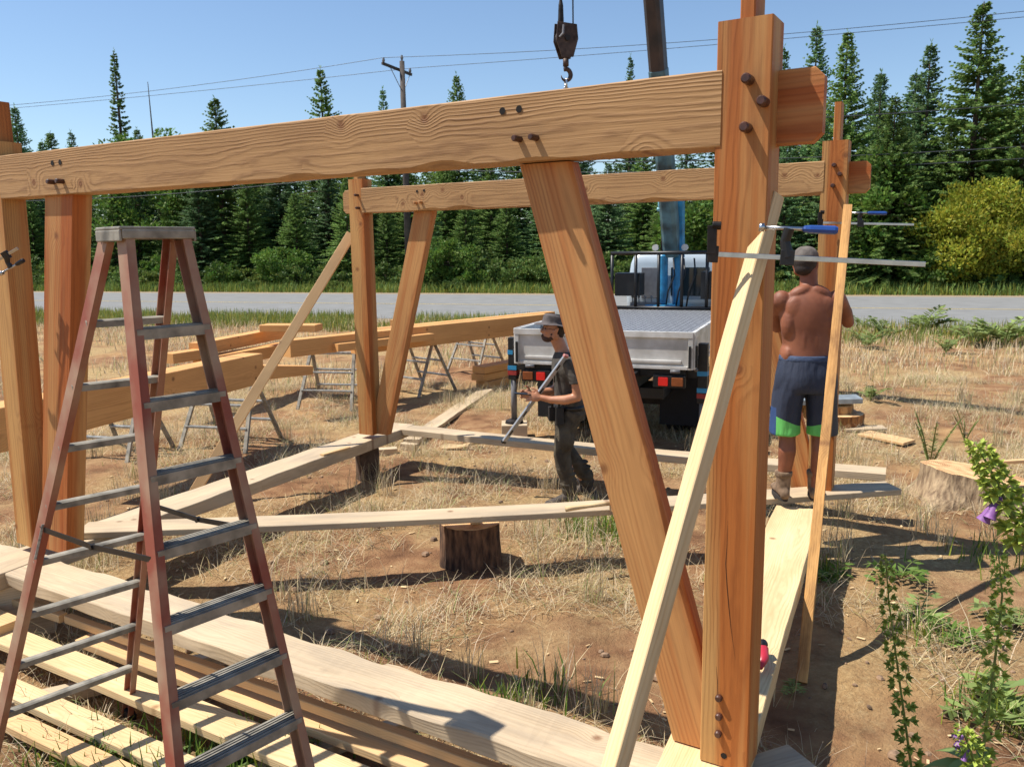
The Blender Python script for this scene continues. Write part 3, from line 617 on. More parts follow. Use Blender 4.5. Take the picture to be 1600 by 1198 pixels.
o = timber('board_offcut', (pW.x-.3, pW.y+.42, .03), (pW.x+.15, pW.y+.36, .05), .2, .03, W_SILL, None); tag(o, 'grey board scrap just behind the yellow offcut', 'board')
pK = gp(724, 700, 0); m = MB(); vs = []; fs = []
for i in range(12):
    k = i/11; ww = .05*math.sin(math.pi*min(1, k*1.25+.12)) if k < .9 else .02; vs += [(k*.55, -ww, .02), (k*.55, 0, .05+.01*math.sin(i)), (k*.55, ww, .02)]
for i in range(11): fs += [(3*i, 3*i+3, 3*i+4, 3*i+1), (3*i+1, 3*i+4, 3*i+5, 3*i+2), (3*i, 3*i+2, 3*i+5, 3*i+3)]
m.add(vs, fs+[(0, 1, 2), (35, 34, 33)]); o = m.build('bark_slab', W_PALE, None, M=Matrix.Translation((pK.x-.25, pK.y-.05, .0)) @ Matrix.Rotation(.3, 4, 'Z')); tag(o, 'long pale sliver of wood on the grass near the far left post', 'wood scrap')
for (px, py, s_, r_, lab) in ((602, 706, .26, .2, 'squat wood offcut below the far left post, in front of the plank'), (640, 700, .2, -.5, 'small brown offcut right of the squat one by the far left post'), (1225, 790, .16, .4, 'small flat board piece beside the boots of the shirtless man')):
    p = gp(px, py, 0); m = MB(); m.box((0, 0, .04), (s_, s_*.4, .07)); o = m.build('wood_offcut', W_SILL, None, M=Matrix.Translation((p.x, p.y, gz(p.x, p.y))) @ Matrix.Rotation(r_, 4, 'Z'), bevel=.004); tag(o, lab, 'wood scrap')
a, b = gp(503, 712, Z0), gp(545, 700, Z0); o = timber('wood_strip', a+Vector((0, 0, .008)), b+Vector((0, 0, .008)), .045, .016, W_BOARD, None); tag(o, 'thin wood strip lying on the left side plank', 'wood strip')
a, b = gp(560, 700, .03), gp(760, 610, .03); o = timber('ground_board', a+Vector((.55, .3, 0)), b, .2, .05, W_SILL, None, jit=.01); tag(o, 'grey board lying flat on the ground between the trestles and the far left post', 'board')
# mallet on the diagonal board
mt_ = thing('mallet', 'wooden mallet resting on the diagonal board behind the near knee brace', 'mallet', gp(885, 796, Z0+.05))
a, b = gp(884, 795, Z0+.075), gp(955, 786, Z0+.085)
m = MB(); m.tube([a, a.lerp(b, .12), a.lerp(b, .5), b], [.018, .017, .012, .014], 10); m.build('handle', W_PALE, mt_, smooth=True)
m = MB(); hd = (b-a).normalized(); s0 = b+hd*.04; m.tube([s0-Vector((0, 0, .055)), s0-Vector((0, 0, .05)), s0+Vector((0, 0, .10)), s0+Vector((0, 0, .105))], [.04, .05, .05, .04], 16); m.build('head', W_BOARD, mt_)
# red-handled tool on right plank
pG = gp(1192, 1040, Z0+.01); tg = thing('hand_tool', 'red and black tool lying on the pale plank just behind the near post', 'tool', pG)
m = MB(); m.tube([pG+Vector((-.03, -.05, .02)), pG+Vector((0, 0, .035)), pG+Vector((.012, .05, .05)), pG+Vector((0, .085, .045))], [.014, .024, .026, .012], 12, sy=.8); m.build('grip', plain('red_plastic', 'b02a3a', .35, var=.1), tg, smooth=True)
m = MB(); m.tube([pG+Vector((.0, .075, .045)), pG+Vector((.03, .10, .05)), pG+Vector((.045, .13, .035))], [.02, .022, .012], 12); m.build('body', M_BLACK, tg, smooth=True)
# ================================================================== TRUCK WITH CRANE
HX, HY = .358, .934
TM = Matrix(((HY, HX, 0, .96), (-HX, HY, 0, 8.86), (0, 0, 1, 0), (0, 0, 0, 1)))
tr = bpy.data.objects.new('crane_truck', None); link(tr, None, TM); tag(tr, 'small flatbed truck with white gates and a blue crane, parked behind the hat-wearing man', 'truck')
def tp(name, mb, mat, parent=None, smooth=False, bevel=0, M=None):
    o = mb.build(name, mat, parent or tr, smooth=smooth, bevel=bevel, M=WORLDM[tr] if M is None else M); return o
def plate_mat():
    m, n, l, b = newmat('chequer_plate'); tc = n.new('ShaderNodeTexCoord'); h = None
    for ang in (.785, -.785):
        mp = n.new('ShaderNodeMapping'); mp.inputs['Rotation'].default_value = (0, 0, ang); mp.inputs['Scale'].default_value = (25, 11, 1) if ang > 0 else (11, 25, 1); l.new(tc.outputs['Object'], mp.inputs[0])
        v = n.new('ShaderNodeTexVoronoi'); v.inputs['Randomness'].default_value = 0; v.inputs['Scale'].default_value = .9; l.new(mp.outputs[0], v.inputs['Vector']); v.voronoi_dimensions = '2D'
        mr = n.new('ShaderNodeMapRange'); l.new(v.outputs['Distance'], mr.inputs[0]); mr.inputs[1].default_value = .34; mr.inputs[2].default_value = .22
        if h is None: h = mr.outputs[0]
        else:
            mx = n.new('ShaderNodeMath'); mx.operation = 'MAXIMUM'; l.new(h, mx.inputs[0]); l.new(mr.outputs[0], mx.inputs[1]); h = mx.outputs[0]
    mix = n.new('ShaderNodeMix'); mix.data_type = 'RGBA'; l.new(h, mix.inputs[0]); mix.inputs[6].default_value = srgb('54565a'); mix.inputs[7].default_value = srgb('b2b4b8'); l.new(mix.outputs[2], b.inputs['Base Color'])
    b.inputs['Metallic'].default_value = .55; b.inputs['Roughness'].default_value = .5; bp = n.new('ShaderNodeBump'); bp.inputs['Distance'].default_value = .006; l.new(h, bp.inputs['Height']); l.new(bp.outputs[0], b.inputs['Normal']); return m
W_, Lb = .985, 4.3
m = MB(); m.box((0, Lb/2, 1.19), (2*W_-.06, Lb-.06, .05)); tp('bed_floor', m, plate_mat())
def gate(name, a, b, z0, z1, out):
    """drop-side panel between a and b (local), out = outward unit"""
    a, b, out = Vector(a), Vector(b), Vector(out); L = (b-a).length; d = (b-a)/L
    m = MB(); Z = Vector((0, 0, 1)); up = Z
    def bx(u0, u1, w0, w1, q0, q1):
        c = a+d*(u0+u1)/2+out*(q0+q1)/2+Z*(w0+w1)/2; X = Matrix([[d.x, out.x, 0], [d.y, out.y, 0], [0, 0, 1]]); m.box(c, (u1-u0, q1-q0, w1-w0), X)
    bx(0, L, z0, z1, -.03, 0)
    bx(0, L, z1-.06, z1+.006, .0005, .022); bx(0, .05, z0, z1-.0605, .0005, .018); bx(L-.05, L, z0, z1-.0605, .0005, .018)
    bx(.0505, L-.0505, z0, z0+.035, .0005, .02); bx(.12, L-.12, z0+.065, z0+.095, .0005, .022)
    g = tp(name, m, M_WHITE, bevel=.004)
    m = MB()
    for u in (.18, L-.18):
        c = a+d*u+out*.012+Z*(z0-.02); m.tube([c-d*.05, c+d*.05], .02, 10)
    tp('hinge', m, M_GREY, g, smooth=True)
    for u in (.03, L-.03):
        m = MB(); c = a+d*u+out*.03; m.bar(c+Z*(z0+.02), c+Z*(z1-.14), .025, .02); tp('latch', m, M_BLACK, g, bevel=.003)
gate('tailgate', (-W_, 0, 0), (W_, 0, 0), .92, 1.31, (0, -1, 0))
gate('side_gate', (W_, .01, 0), (W_, Lb, 0), .92, 1.31, (1, 0, 0)); gate('side_gate', (-W_, Lb, 0), (-W_, .01, 0), .92, 1.31, (-1, 0, 0))
m = MB(); y = Lb+.03
for x in (-.96, -.58, -.22, .14, .52, .96): m.tube([(x, y, 1.2), (x, y, 2.08)], .026, 10)
m.tube([(-.98, y, 2.09), (.98, y, 2.09)], .03, 10); m.tube([(-.96, y, 1.24), (.96, y, 1.24)], .03, 10); tp('headboard_rack', m, M_BLACK, smooth=True)
for x0, x1, z0, z1 in ((-.93, -.52, 1.42, 1.78), (.42, .97, 1.38, 1.80)):
    m = MB(); m.box(((x0+x1)/2, Lb+.25, (z0+z1)/2), (x1-x0, .35, z1-z0)); tp('tool_box', m, M_BLACK, bevel=.012)
m = MB()
for x in (-.38, .38): m.box((x, 3.1, .8), (.08, 6.6, .18))
for yy in (.25, 1.2, 2.4, 3.6, 4.4): m.box((0, yy, .8), (.68, .08, .12))
m.box((0, .1, .87), (1.8, .1, .09)); m.box((0, .45, .62), (1.3, .5, .12)); m.box((0, .3, 1.02), (1.8, .1, .2)); tp('chassis', m, M_BLACK, bevel=.006)
def wheel(x, y, r=.37, w_=.2):
    m = MB(); s_ = 1 if x > 0 else -1
    prof = [(-w_/2, r*.62), (-w_/2, r*.93), (-w_/2+.03, r), (w_/2-.03, r), (w_/2, r*.93), (w_/2, r*.62)]
    pts = [Vector((x+p[0], y, r)) for p in prof]; m.tube([(x+p[0], y, r) for p in prof], [p[1] for p in prof], 28, up=(0, 0, 1)); 
    wl = thing_part = tp('wheel', m, M_RUBBER, smooth=False)
    m = MB(); m.tube([(x+s_*(w_/2+.001), y, r), (x+s_*(w_/2+.004), y, r), (x+s_*(w_/2-.04), y, r), (x+s_*(w_/2+.02), y, r), (x+s_*(w_/2+.03), y, r)], [r*.62, r*.58, r*.45, r*.2, r*.12], 24); tp('rim', m, M_GREY, wl, smooth=True)
for x in (-.86, -.63, .63, .86): wheel(x, 1.25)
for x in (-.8, .8): wheel(x, 5.6)
m = MB(); m.box((0, 1.25, .37), (1.3, .12, .12)); m.sphere((0, 1.25, .37), (.16, .17, .15)); tp('rear_axle', m, M_IRON)
for x in (-.74, .74): m = MB(); m.box((x, .72, .45), (.46, .012, .55)); tp('mudflap', m, M_RUBBER)
for x in (-.74, .74):
    m = MB(); m.box((x, .02, .79), (.34, .06, .13)); lp = tp('tail_light', m, M_BLACK, bevel=.006); s_ = 1 if x > 0 else -1
    m = MB(); m.box((x-s_*.06, -.018, .79), (.10, .02, .09)); tp('brake_lens', m, M_REDL, lp, bevel=.006)
    m = MB(); m.box((x+s_*.09, -.018, .79), (.12, .02, .09)); tp('indicator_lens', m, M_ORL, lp, bevel=.006)
for x, y, z0 in ((-1.12, .30, .17), (1.06, .22, .02)):
    m = MB(); m.bar((x, y, z0+.52), (x, y, 1.18), .10, .10); st = tp('stabiliser', m, M_BLACK, bevel=.006)
    m = MB(); m.tube([(x, y, z0+.04), (x, y, z0+.55)], .035, 12); tp('jack_rod', m, M_GREY, st, smooth=True)
    for zz, mm in ((.66, M_BLUE), (.60, plain('red_band', '9c2e2a', .5)), (.84, M_BLUE)):
        m = MB(); m.box((x, y, z0+zz), (.108, .108, .05)); tp('band', m, mm, st)
    m = MB(); m.tube([(x, y, z0), (x, y, z0+.03), (x, y, z0+.05)], [.11, .10, .05], 16); tp('foot', m, M_IRON, st)
    m = MB(); m.bar((0, y, .86), (x, y, .86), .09, .1); tp('outrigger_beam', m, M_BLACK, st)
lw = TM @ Vector((-1.12, .30, 0)); m = MB(); m.box((0, 0, .085), (.3, .3, .17)); o = m.build('wood_pad', W_SILL, None, M=Matrix.Translation(lw), bevel=.005); tag(o, 'thick wood pad under the left stabiliser foot of the truck', 'wood block')
# cab
def rbox(m, x0, x1, y0, y1, z0, z1, taper=.06, n=6):
    """cab shell: narrowing towards the roof, curved corners"""
    rings = []; rr = .12
    for z, ins in ((z0, .0), (z0+(z1-z0)*.5, .0), (z0+(z1-z0)*.88, taper), (z1-.02, taper+.05), (z1, taper+.12)):
        ring = []
        for (cx, cy, a0) in ((x1-ins-rr, y1-ins-rr, 0), (x0+ins+rr, y1-ins-rr, 90), (x0+ins+rr, y0+ins*.5+rr, 180), (x1-ins-rr, y0+ins*.5+rr, 270)):
            for k in range(n): a_ = R(a0+90*k/(n-1)); ring.append((cx+rr*math.cos(a_), cy+rr*math.sin(a_), z))
        rings.append(ring)
    nn = len(rings[0]); m.add([v for r_ in rings for v in r_], [(i*nn+j, i*nn+(j+1) % nn, (i+1)*nn+(j+1) % nn, (i+1)*nn+j) for i in range(len(rings)-1) for j in range(nn)]+[tuple(range(nn-1, -1, -1)), tuple((len(rings)-1)*nn+j for j in range(nn))])
m = MB(); rbox(m, -.9, .9, 5.0, 6.55, .75, 2.07); cab = tp('cab', m, M_CAB, smooth=True)
m = MB(); m.box((.16, 4.998, 1.62), (.62, .02, .46)); tp('rear_window', m, M_GLASS, cab, bevel=.03)
m = MB(); m.box((-.42, 4.99, 1.6), (.42, .015, .5)); tp('window_frame', m, M_GREY, cab, bevel=.03)
for s_ in (-1, 1): m = MB(); m.box((s_*.885, 5.85, 1.62), (.03, .8, .42)); tp('side_window', m, M_GLASS, cab, bevel=.03)
m = MB(); m.box((0, 6.53, 1.6), (1.5, .05, .5)); tp('windscreen', m, M_GLASS, cab, bevel=.03)
for s_ in (-1, 1): m = MB(); m.tube([(s_*.9, 6.4, 1.75), (s_*1.12, 6.5, 1.72)], .012, 8); m.box((s_*1.14, 6.5, 1.6), (.04, .16, .3)); tp('mirror', m, M_BLACK, cab)
# crane (in world space through TM)
cx, cy = -.10, Lb+.28
def lc(x, y, z): return (x, y, z)
m = MB(); m.box((cx, cy+.12, 1.03), (.6, .42, .3)); m.box((cx-.1, cy, 1.22), (.5, .4, .12)); cb_ = tp('crane_base', m, M_BLUE, bevel=.02)
m = MB(); m.tube([(cx+.12, cy+.12, 1.2), (cx+.12, cy+.12, 2.55)], .085, 20); m.bar((cx+.12, cy+.18, 2.0), (cx+.12, cy+.08, 2.9), .15, .2, up=(0, 1, 0)); mast = tp('crane_mast', m, M_BLUE, smooth=False, bevel=.01)
m = MB(); m.tube([(cx-.10, cy-.02, 1.26), (cx-.10, cy-.02, 1.30), (cx-.10, cy-.02, 2.04), (cx-.10, cy-.02, 2.07)], [.06, .082, .082, .055], 20); cyl = tp('lift_cylinder', m, M_BLUE, smooth=False)
m = MB(); m.tube([(cx-.10, cy-.02, 2.05), (cx-.07, cy+.0, 2.78)], .045, 14); tp('cylinder_rod', m, M_IRON, cyl, smooth=True)
m = MB(); m.box((cx-.06, cy-.04, 2.88), (.22, .22, .2)); m.tube([(cx-.2, cy-.04, 2.76), (cx+.1, cy-.04, 2.76)], .035, 12); tp('cylinder_head', m, plain('pale_crane_blue', '6fa9b8', .4, var=.2), cyl, bevel=.02)
m = MB()
for k in range(5): m.tube([(cx-.55+.1*k, cy-.08, 1.2), (cx-.56+.1*k, cy-.1, 1.38)], .01, 6); m.sphere((cx-.56+.1*k, cy-.1, 1.4), .022, 8, 6)
m.box((cx-.35, cy, 1.26), (.5, .2, .1)); tp('control_levers', m, M_GREY, cb_)
for q in range(3):
    m = MB(); x0 = cx-.02+.16*q; m.tube([(x0, cy-.16, 1.25), (x0+.05, cy-.24, 1.5), (x0+.14, cy-.2, 1.75), (x0+.10, cy-.1, 2.0)], .013, 8); tp('hose', m, M_BLACK, mast, smooth=True)
for x_ in (cx-.22, cx+.24): m = MB(); m.tube([(x_, cy-.05, 2.17), (x_, cy+.02, 2.17)], .05, 12); tp('work_lamp', m, M_WHITE, mast)
Bw = Vector((2.46, 13.02, 2.62)); tip = Vector((.66, 9.1, 13.9)); bd = (tip-Bw).normalized()
def onb(s_): return Bw+bd*s_
zs = lambda z: (z-Bw.z)/bd.z
def boomsec(name, s0, s1, w_, h, mat, parent):
    m = MB(); prof = [(-w_/2, -h*.3), (-w_*.28, -h/2), (w_*.28, -h/2), (w_/2, -h*.3), (w_/2, h/2), (-w_/2, h/2)]
    m.poly_prism(prof, onb(s0), onb(s1), up=(0, 0, 1)); return m.build(name, mat, parent, M=Matrix.Identity(4), bevel=.008)
bm_ = boomsec('boom', -.6, zs(4.66), .24, .28, M_TEAL, tr)
boomsec('boom_extension', zs(4.66)-.05, zs(8.0), .225, .27, plain('boom_dark', '3a2f2c', .5, .2, var=.5, scale=4, col2='1f2226'), bm_); boomsec('boom_extension', zs(8.0)-.05, zs(13.9), .21, .24, M_TEAL, bm_)
# hook block
hk = dp(884, 62, 9.05); ht = thing('crane_hook_block', 'rusty crane hook block hanging against the sky above the tie beam', 'crane hook', hk+Vector((0, 0, -.5)))
X = Matrix.Rotation(.25, 3, 'Z')
def hexa(off, s_=1):
    pr = [(-.11, .17), (.11, .15), (.125, .0), (.07, -.19), (-.06, -.2), (-.125, -.02)]
    return [hk+X @ Vector((p[0]*s_, off, p[1]*s_)) for p in pr]
m = MB()
for o1, o2 in ((-.06, -.045), (.045, .06)):
    A, B = hexa(o1), hexa(o2); m.add(A+B, [tuple(range(6)), tuple(range(11, 5, -1))]+[(i, 6+i, 6+(i+1) % 6, (i+1) % 6) for i in range(6)])
hb_ = m.build('cheek_plate', M_RUST, ht, bevel=.003)
m = MB(); m.tube([hk+X @ Vector((0, -.04, 0)), hk+X @ Vector((0, -.02, 0)), hk+X @ Vector((0, .02, 0)), hk+X @ Vector((0, .04, 0))], [.115, .095, .095, .115], 24, up=(0, 0, 1)); m.tube([hk+X @ Vector((0, -.08, 0)), hk+X @ Vector((0, .08, 0))], .03, 12, up=(0, 0, 1)); m.build('sheave', M_IRON, ht)
m = MB(); m.tube([hk+X @ Vector((-.05, -.08, .13)), hk+X @ Vector((-.06, -.09, .04)), hk+X @ Vector((-.1, -.085, 0))], [.012, .014, .01], 8); m.build('guard', M_GREY, hb_)
m = MB(); h0 = hk-Vector((0, 0, .2)); m.tube([h0, h0-Vector((0, 0, .08))], .032, 12); pts = [h0+X @ Vector((.055*math.sin(a_)+.0, 0, -.17+.062*math.cos(a_)-.0)) for a_ in [R(q) for q in range(-20, 275, 22)]]
m.tube(pts, [.026-.0009*abs(k-5)*k*.25 for k in range(len(pts))], 10); m.build('hook', M_RUST, ht, smooth=True)
m = MB()
for k in range(4):
    c = h0+Vector((0, 0, -.26-.085*k)); ax = X @ (Vector((1, 0, 0)) if k % 2 else Vector((0, 1, 0)))
    pts = [c+ax*.026*math.cos(t_)+Vector((0, 0, .052*math.sin(t_))) for t_ in [2*math.pi*q/14 for q in range(15)]]; m.tube(pts, .011, 8)
m.build('chain', M_STEEL, ht, smooth=True)
top2 = Vector((.56, 9.1, 13.9)); m = MB()
for dx in (-.055, .085):
    a_ = hk+X @ Vector((dx, 0, .13)); m.tube([a_, Vector((top2.x+dx*.6, top2.y, top2.z))], .008, 6)
a_ = hk+X @ Vector((-.055, 0, .13)); m.tube([a_, a_+Vector((0, 0, .06)), a_+Vector((0, 0, .22)), a_+Vector((0, 0, .30))], [.02, .032, .026, .01], 10); m.build('cable', M_IRON, ht)
# ================================================================== UTILITY POLE AND LINES
pole = Vector((-5.9, 44.0, 1.0)); M_POLE = plain('pole_wood', '4d453f', .9, var=.3, scale=3)
tpole = thing('utility_pole', 'dark wooden utility pole with a crossarm beyond the road', 'utility pole', pole)
ptop = dp(628, 96, 43.5); m = MB(); m.tube([(ptop.x, ptop.y, 0), (ptop.x, ptop.y, ptop.z)], [.2, .13], 12); m.build('pole', M_POLE, tpole, smooth=True)
ad = Vector((.75, .66, 0)).normalized(); ca_ = Vector((ptop.x, ptop.y-.2, ptop.z-.45)); arm0, arm1 = dp(597, 99, 42.6), dp(643, 117, 44.4)
m = MB(); m.bar(arm0, arm1, .1, .13); m.build('crossarm', M_POLE, tpole)
m = MB(); mid = arm0.lerp(arm1, .66); m.tube([arm0.lerp(arm1, .25), Vector((ptop.x, ptop.y, ptop.z-1.6))], .02, 6); m.tube([arm0.lerp(arm1, .95), Vector((ptop.x, ptop.y, ptop.z-1.6))], .02, 6); m.build('arm_brace', M_GREY, tpole)
ins = [arm0.lerp(arm1, .05), Vector((ptop.x, ptop.y, ptop.z)), arm0.lerp(arm1, .95)]
for p in ins: m = MB(); m.tube([p, p+Vector((0, 0, .16)), p+Vector((0, 0, .3))], [.03, .08, .05], 8); m.build('insulator', M_GREY, tpole)
M_WIRE = plain('wire_grey', '3a3c40', .5); LD = Vector((1, -.345, 0)).normalized()
wl = [('thin power line from the near crossarm tip', ins[0]+Vector((0, 0, .3)), .3), ('thin power line from the far crossarm tip', ins[2]+Vector((0, 0, .3)), .1),      ('heavy cable low on the pole, uppermost of the pair', Vector((ptop.x, ptop.y, 6.95)), .4), ('heavy cable low on the pole, lower of the pair', Vector((ptop.x, ptop.y, 6.45)), .4), ('single middle cable on the pole', Vector((ptop.x, ptop.y, 8.9)), .5)]
for lab, p0, sag in wl:
    m = MB(); pts = []
    for s_ in range(-60, 61, 3):
        span = 46.0; ph = (s_/span) % 1.0; pts.append(p0+LD*s_-Vector((0, 0, sag*2.2*4*ph*(1-ph))))
    m.tube(pts, .022 if 'cable' in lab else .013, 5); o = m.build('power_line', M_WIRE, None, smooth=True); tag(o, lab, 'power line', 'overhead lines along the road')
# ================================================================== FOLIAGE
def leaf_mat(name, base, hue=.0, trans=.25, rough=.6):
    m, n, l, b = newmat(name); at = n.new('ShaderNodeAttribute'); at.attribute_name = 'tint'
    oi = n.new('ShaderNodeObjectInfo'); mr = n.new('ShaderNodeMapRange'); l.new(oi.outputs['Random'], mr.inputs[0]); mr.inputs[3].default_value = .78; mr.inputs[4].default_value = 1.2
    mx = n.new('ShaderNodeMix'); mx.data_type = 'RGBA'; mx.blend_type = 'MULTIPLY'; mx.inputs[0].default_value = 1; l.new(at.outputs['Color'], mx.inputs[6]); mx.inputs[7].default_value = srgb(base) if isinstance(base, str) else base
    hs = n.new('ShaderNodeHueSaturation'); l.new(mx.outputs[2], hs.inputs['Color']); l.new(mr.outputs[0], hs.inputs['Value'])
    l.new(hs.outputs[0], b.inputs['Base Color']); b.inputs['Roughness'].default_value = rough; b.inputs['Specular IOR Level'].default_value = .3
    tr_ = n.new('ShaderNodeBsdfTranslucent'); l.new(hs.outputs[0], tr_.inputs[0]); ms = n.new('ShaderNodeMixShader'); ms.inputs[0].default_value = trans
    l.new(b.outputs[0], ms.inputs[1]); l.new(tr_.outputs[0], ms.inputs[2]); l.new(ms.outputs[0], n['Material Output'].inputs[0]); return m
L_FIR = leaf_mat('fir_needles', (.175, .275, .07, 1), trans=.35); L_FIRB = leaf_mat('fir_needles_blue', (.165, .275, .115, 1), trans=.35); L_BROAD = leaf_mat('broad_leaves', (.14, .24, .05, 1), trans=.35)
L_YEL = leaf_mat('yellow_green_leaves', (.42, .44, .06, 1), trans=.35); L_UNDER = leaf_mat('undergrowth_leaves', (.13, .20, .055, 1), trans=.3)
L_STRAW = leaf_mat('straw', (.68, .56, .35, 1), trans=.3, rough=.7); L_GRASS = leaf_mat('grass_green', (.17, .22, .06, 1), trans=.35); L_FERN = leaf_mat('fern_green', (.12, .21, .04, 1), trans=.35)
L_POD = leaf_mat('pod_green', (.36, .44, .09, 1), trans=.3); L_LEAFG = leaf_mat('dull_leaf_green', (.19, .25, .09, 1), trans=.25)
def unit(a): return a/np.maximum(1e-6, np.linalg.norm(a, axis=-1, keepdims=True))
def diamonds(P, D, Lg, Wd, rng, flat=None):
    """rhombic blades from P along D"""
    n = len(P); up = rng.normal(size=(n, 3)) if flat is None else flat+rng.normal(size=(n, 3))*.45
    Sd = unit(np.cross(D, up)); Lg = Lg[:, None]; Wd = Wd[:, None]
    V = np.stack([P, P+D*Lg*.45+Sd*Wd*.5, P+D*Lg, P+D*Lg*.45-Sd*Wd*.5], 1).reshape(-1, 3)
    F_ = np.arange(4*n).reshape(-1, 4); return V, F_
def conifer_arrays(H, Rm, seed, dens=1.0, sparse=0, base=.05, thin=1.0):
    rng = np.random.default_rng(seed); Ps = []; Ds = []; Ls = []; Ws = []; Ts = []; z = H*base
    while z < H*.985:
        k = z/H; rad = Rm*((1-k)**.92)*(.8+.36*rng.random())+.07
        nb = int((6+5*(1-k))*dens)+1
        for _ in range(nb):
            if sparse and rng.random() < sparse: continue
            az = rng.random()*2*math.pi; r_ = rad*(.62+.5*rng.random()); ax = np.array([math.cos(az), math.sin(az), 0]); sid = np.array([-ax[1], ax[0], 0])
            droop = (.30-.55*k)*(.6+.8*rng.random()); ns = max(3, int(r_/.15))
            for j in range(ns):
                t = (j+1)/ns
                if t < .16 and r_ > .8: continue
                p = ax*r_*t+np.array([0, 0, z-droop*r_*t*t+.10*r_*t**3])
                ll = (.20+.30*(1-t))*(.5+.55*(1-k))*(.7+.6*rng.random())*1.15
                for sg in (-1, 1):
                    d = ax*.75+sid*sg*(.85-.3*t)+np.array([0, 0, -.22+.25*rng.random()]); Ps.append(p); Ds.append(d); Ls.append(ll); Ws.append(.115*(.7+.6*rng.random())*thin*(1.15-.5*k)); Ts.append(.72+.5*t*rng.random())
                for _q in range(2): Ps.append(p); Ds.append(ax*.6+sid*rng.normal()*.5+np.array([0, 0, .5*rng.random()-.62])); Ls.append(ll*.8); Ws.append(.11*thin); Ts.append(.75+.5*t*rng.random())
        z += (.13+.10*(1-k))/dens**.5*(.8+.4*rng.random())
    for _ in range(14):
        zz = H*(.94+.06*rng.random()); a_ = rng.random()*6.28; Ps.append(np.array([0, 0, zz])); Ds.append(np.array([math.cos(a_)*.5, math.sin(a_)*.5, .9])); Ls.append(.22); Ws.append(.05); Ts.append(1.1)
    P = np.array(Ps); D = unit(np.array(Ds)); V, F_ = diamonds(P, D, np.array(Ls), np.array(Ws), rng, flat=np.array([0, 0, .55]))
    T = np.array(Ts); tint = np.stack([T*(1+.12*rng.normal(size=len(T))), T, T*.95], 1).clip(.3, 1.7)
    return V, F_, np.repeat(tint, 4, 0)
def trunk_mb(H, r0, seed, limbs=10, Rm=1.5):
    m = MB(); rr = random.Random(seed); m.tube([(0, 0, -.3), (0, 0, .4), (.02, .01, H*.5), (0, 0, H*.99)], [r0*1.2, r0, r0*.55, .02], 9)
    for i in range(limbs):
        z = H*(.1+.7*i/limbs); a_ = rr.random()*6.28; L = Rm*(1-z/H)*.9; m.tube([(0, 0, z), (math.cos(a_)*L*.5, math.sin(a_)*L*.5, z+.02), (math.cos(a_)*L, math.sin(a_)*L, z-.12*L)], [.045, .03, .01], 5)
    return m
def make_tree(kind, H, Rm, seed, label, name='conifer', mat=L_FIR, cat='tree', group=None, **k):
    t = thing(name, label, cat, (0, 0, 0), group)
    if kind == 'conifer': V_, F_, T_ = conifer_arrays(H, Rm, seed, **k)
    else: V_, F_, T_ = cloud_arrays(seed, H, Rm, **k)
    m = trunk_mb(H*(1 if kind == 'conifer' else .75), .014*H+.03, seed, Rm=Rm); m.build('trunk', TRUNKM, t, M=Matrix.Identity(4))
    raw_mesh('crown', V_, F_, mat, T_, parent=t); return t
def cloud_arrays(seed, H, Rm, n=9000, leaf=.13, base=.12, clumps=46, up=.3):
    rng = np.random.default_rng(seed); c = unit(rng.normal(size=(clumps, 3)))*(.45+.5*rng.random((clumps, 1)))*np.array([Rm, Rm, H*(1-base)/2*1.0]); c[:, 2] += H*(base+(1-base)/2)
    ci = rng.integers(0, clumps, n); cr = (.22+.2*rng.random(clumps))*min(Rm, H/2)
    o = unit(rng.normal(size=(n, 3)))*(rng.random((n, 1))**.45)*cr[ci][:, None]*np.array([1, 1, .75]); P = c[ci]+o; P[:, 2] = np.maximum(P[:, 2], .03)
    D = unit(o/np.maximum(cr[ci][:, None], .01)+rng.normal(size=(n, 3))*.6+np.array([0, 0, up])); Lg = leaf*(.6+.8*rng.random(n)); V_, F_ = diamonds(P, D, Lg, Lg*.55, rng)
    T = (.7+.35*rng.random(clumps))[ci]*(.8+.4*rng.random(n)); tint = np.stack([T*(1+.15*rng.normal(size=n)), T, T*.8], 1).clip(.25, 1.8); return V_, F_, np.repeat(tint, 4, 0)
def place(proto, x, y, s_, rot, label=None, z=None, first=False, sz=None):
    M = Matrix.Translation((x, y, gz(x, y)-.05 if z is None else z)) @ Matrix.Rotation(rot, 4, 'Z') @ Matrix.Diagonal((s_, s_, sz or s_, 1))
    if first: proto.matrix_basis = M; return proto
    return copy_thing(proto, M, label)
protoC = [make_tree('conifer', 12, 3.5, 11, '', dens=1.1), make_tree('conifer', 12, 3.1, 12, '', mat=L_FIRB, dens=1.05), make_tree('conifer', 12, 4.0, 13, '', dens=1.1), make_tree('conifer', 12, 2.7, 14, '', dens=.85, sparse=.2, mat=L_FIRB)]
for p_, l_ in zip(protoC, ('',)*4): p_['group'] = 'dark conifers of the wood beyond the road'
used = [False]*4; COMMON = 'dark green conifer in the dense wood beyond the road'
LOOK = {0: 'full green', 1: 'slim bluish', 2: 'broad', 3: 'thin open-branched'}
def where(px):
    for lim, w_ in ((60, 'at the left edge'), (150, 'behind the near left post'), (290, 'behind the step ladder'), (420, 'just right of the step ladder'), (545, 'behind the diagonal board'), (680, 'behind the far left posts'), (800, 'right of the far left brace'), (960, 'behind the near knee brace'), (1110, 'behind the truck and crane'), (1215, 'hidden mostly by the big near post'), (1290, 'between the two right-hand posts'), (1360, 'behind the far right post'), (1440, 'left of the yellow-green bush'), (3000, 'above or beside the yellow-green bush')):
        if px < lim: return w_
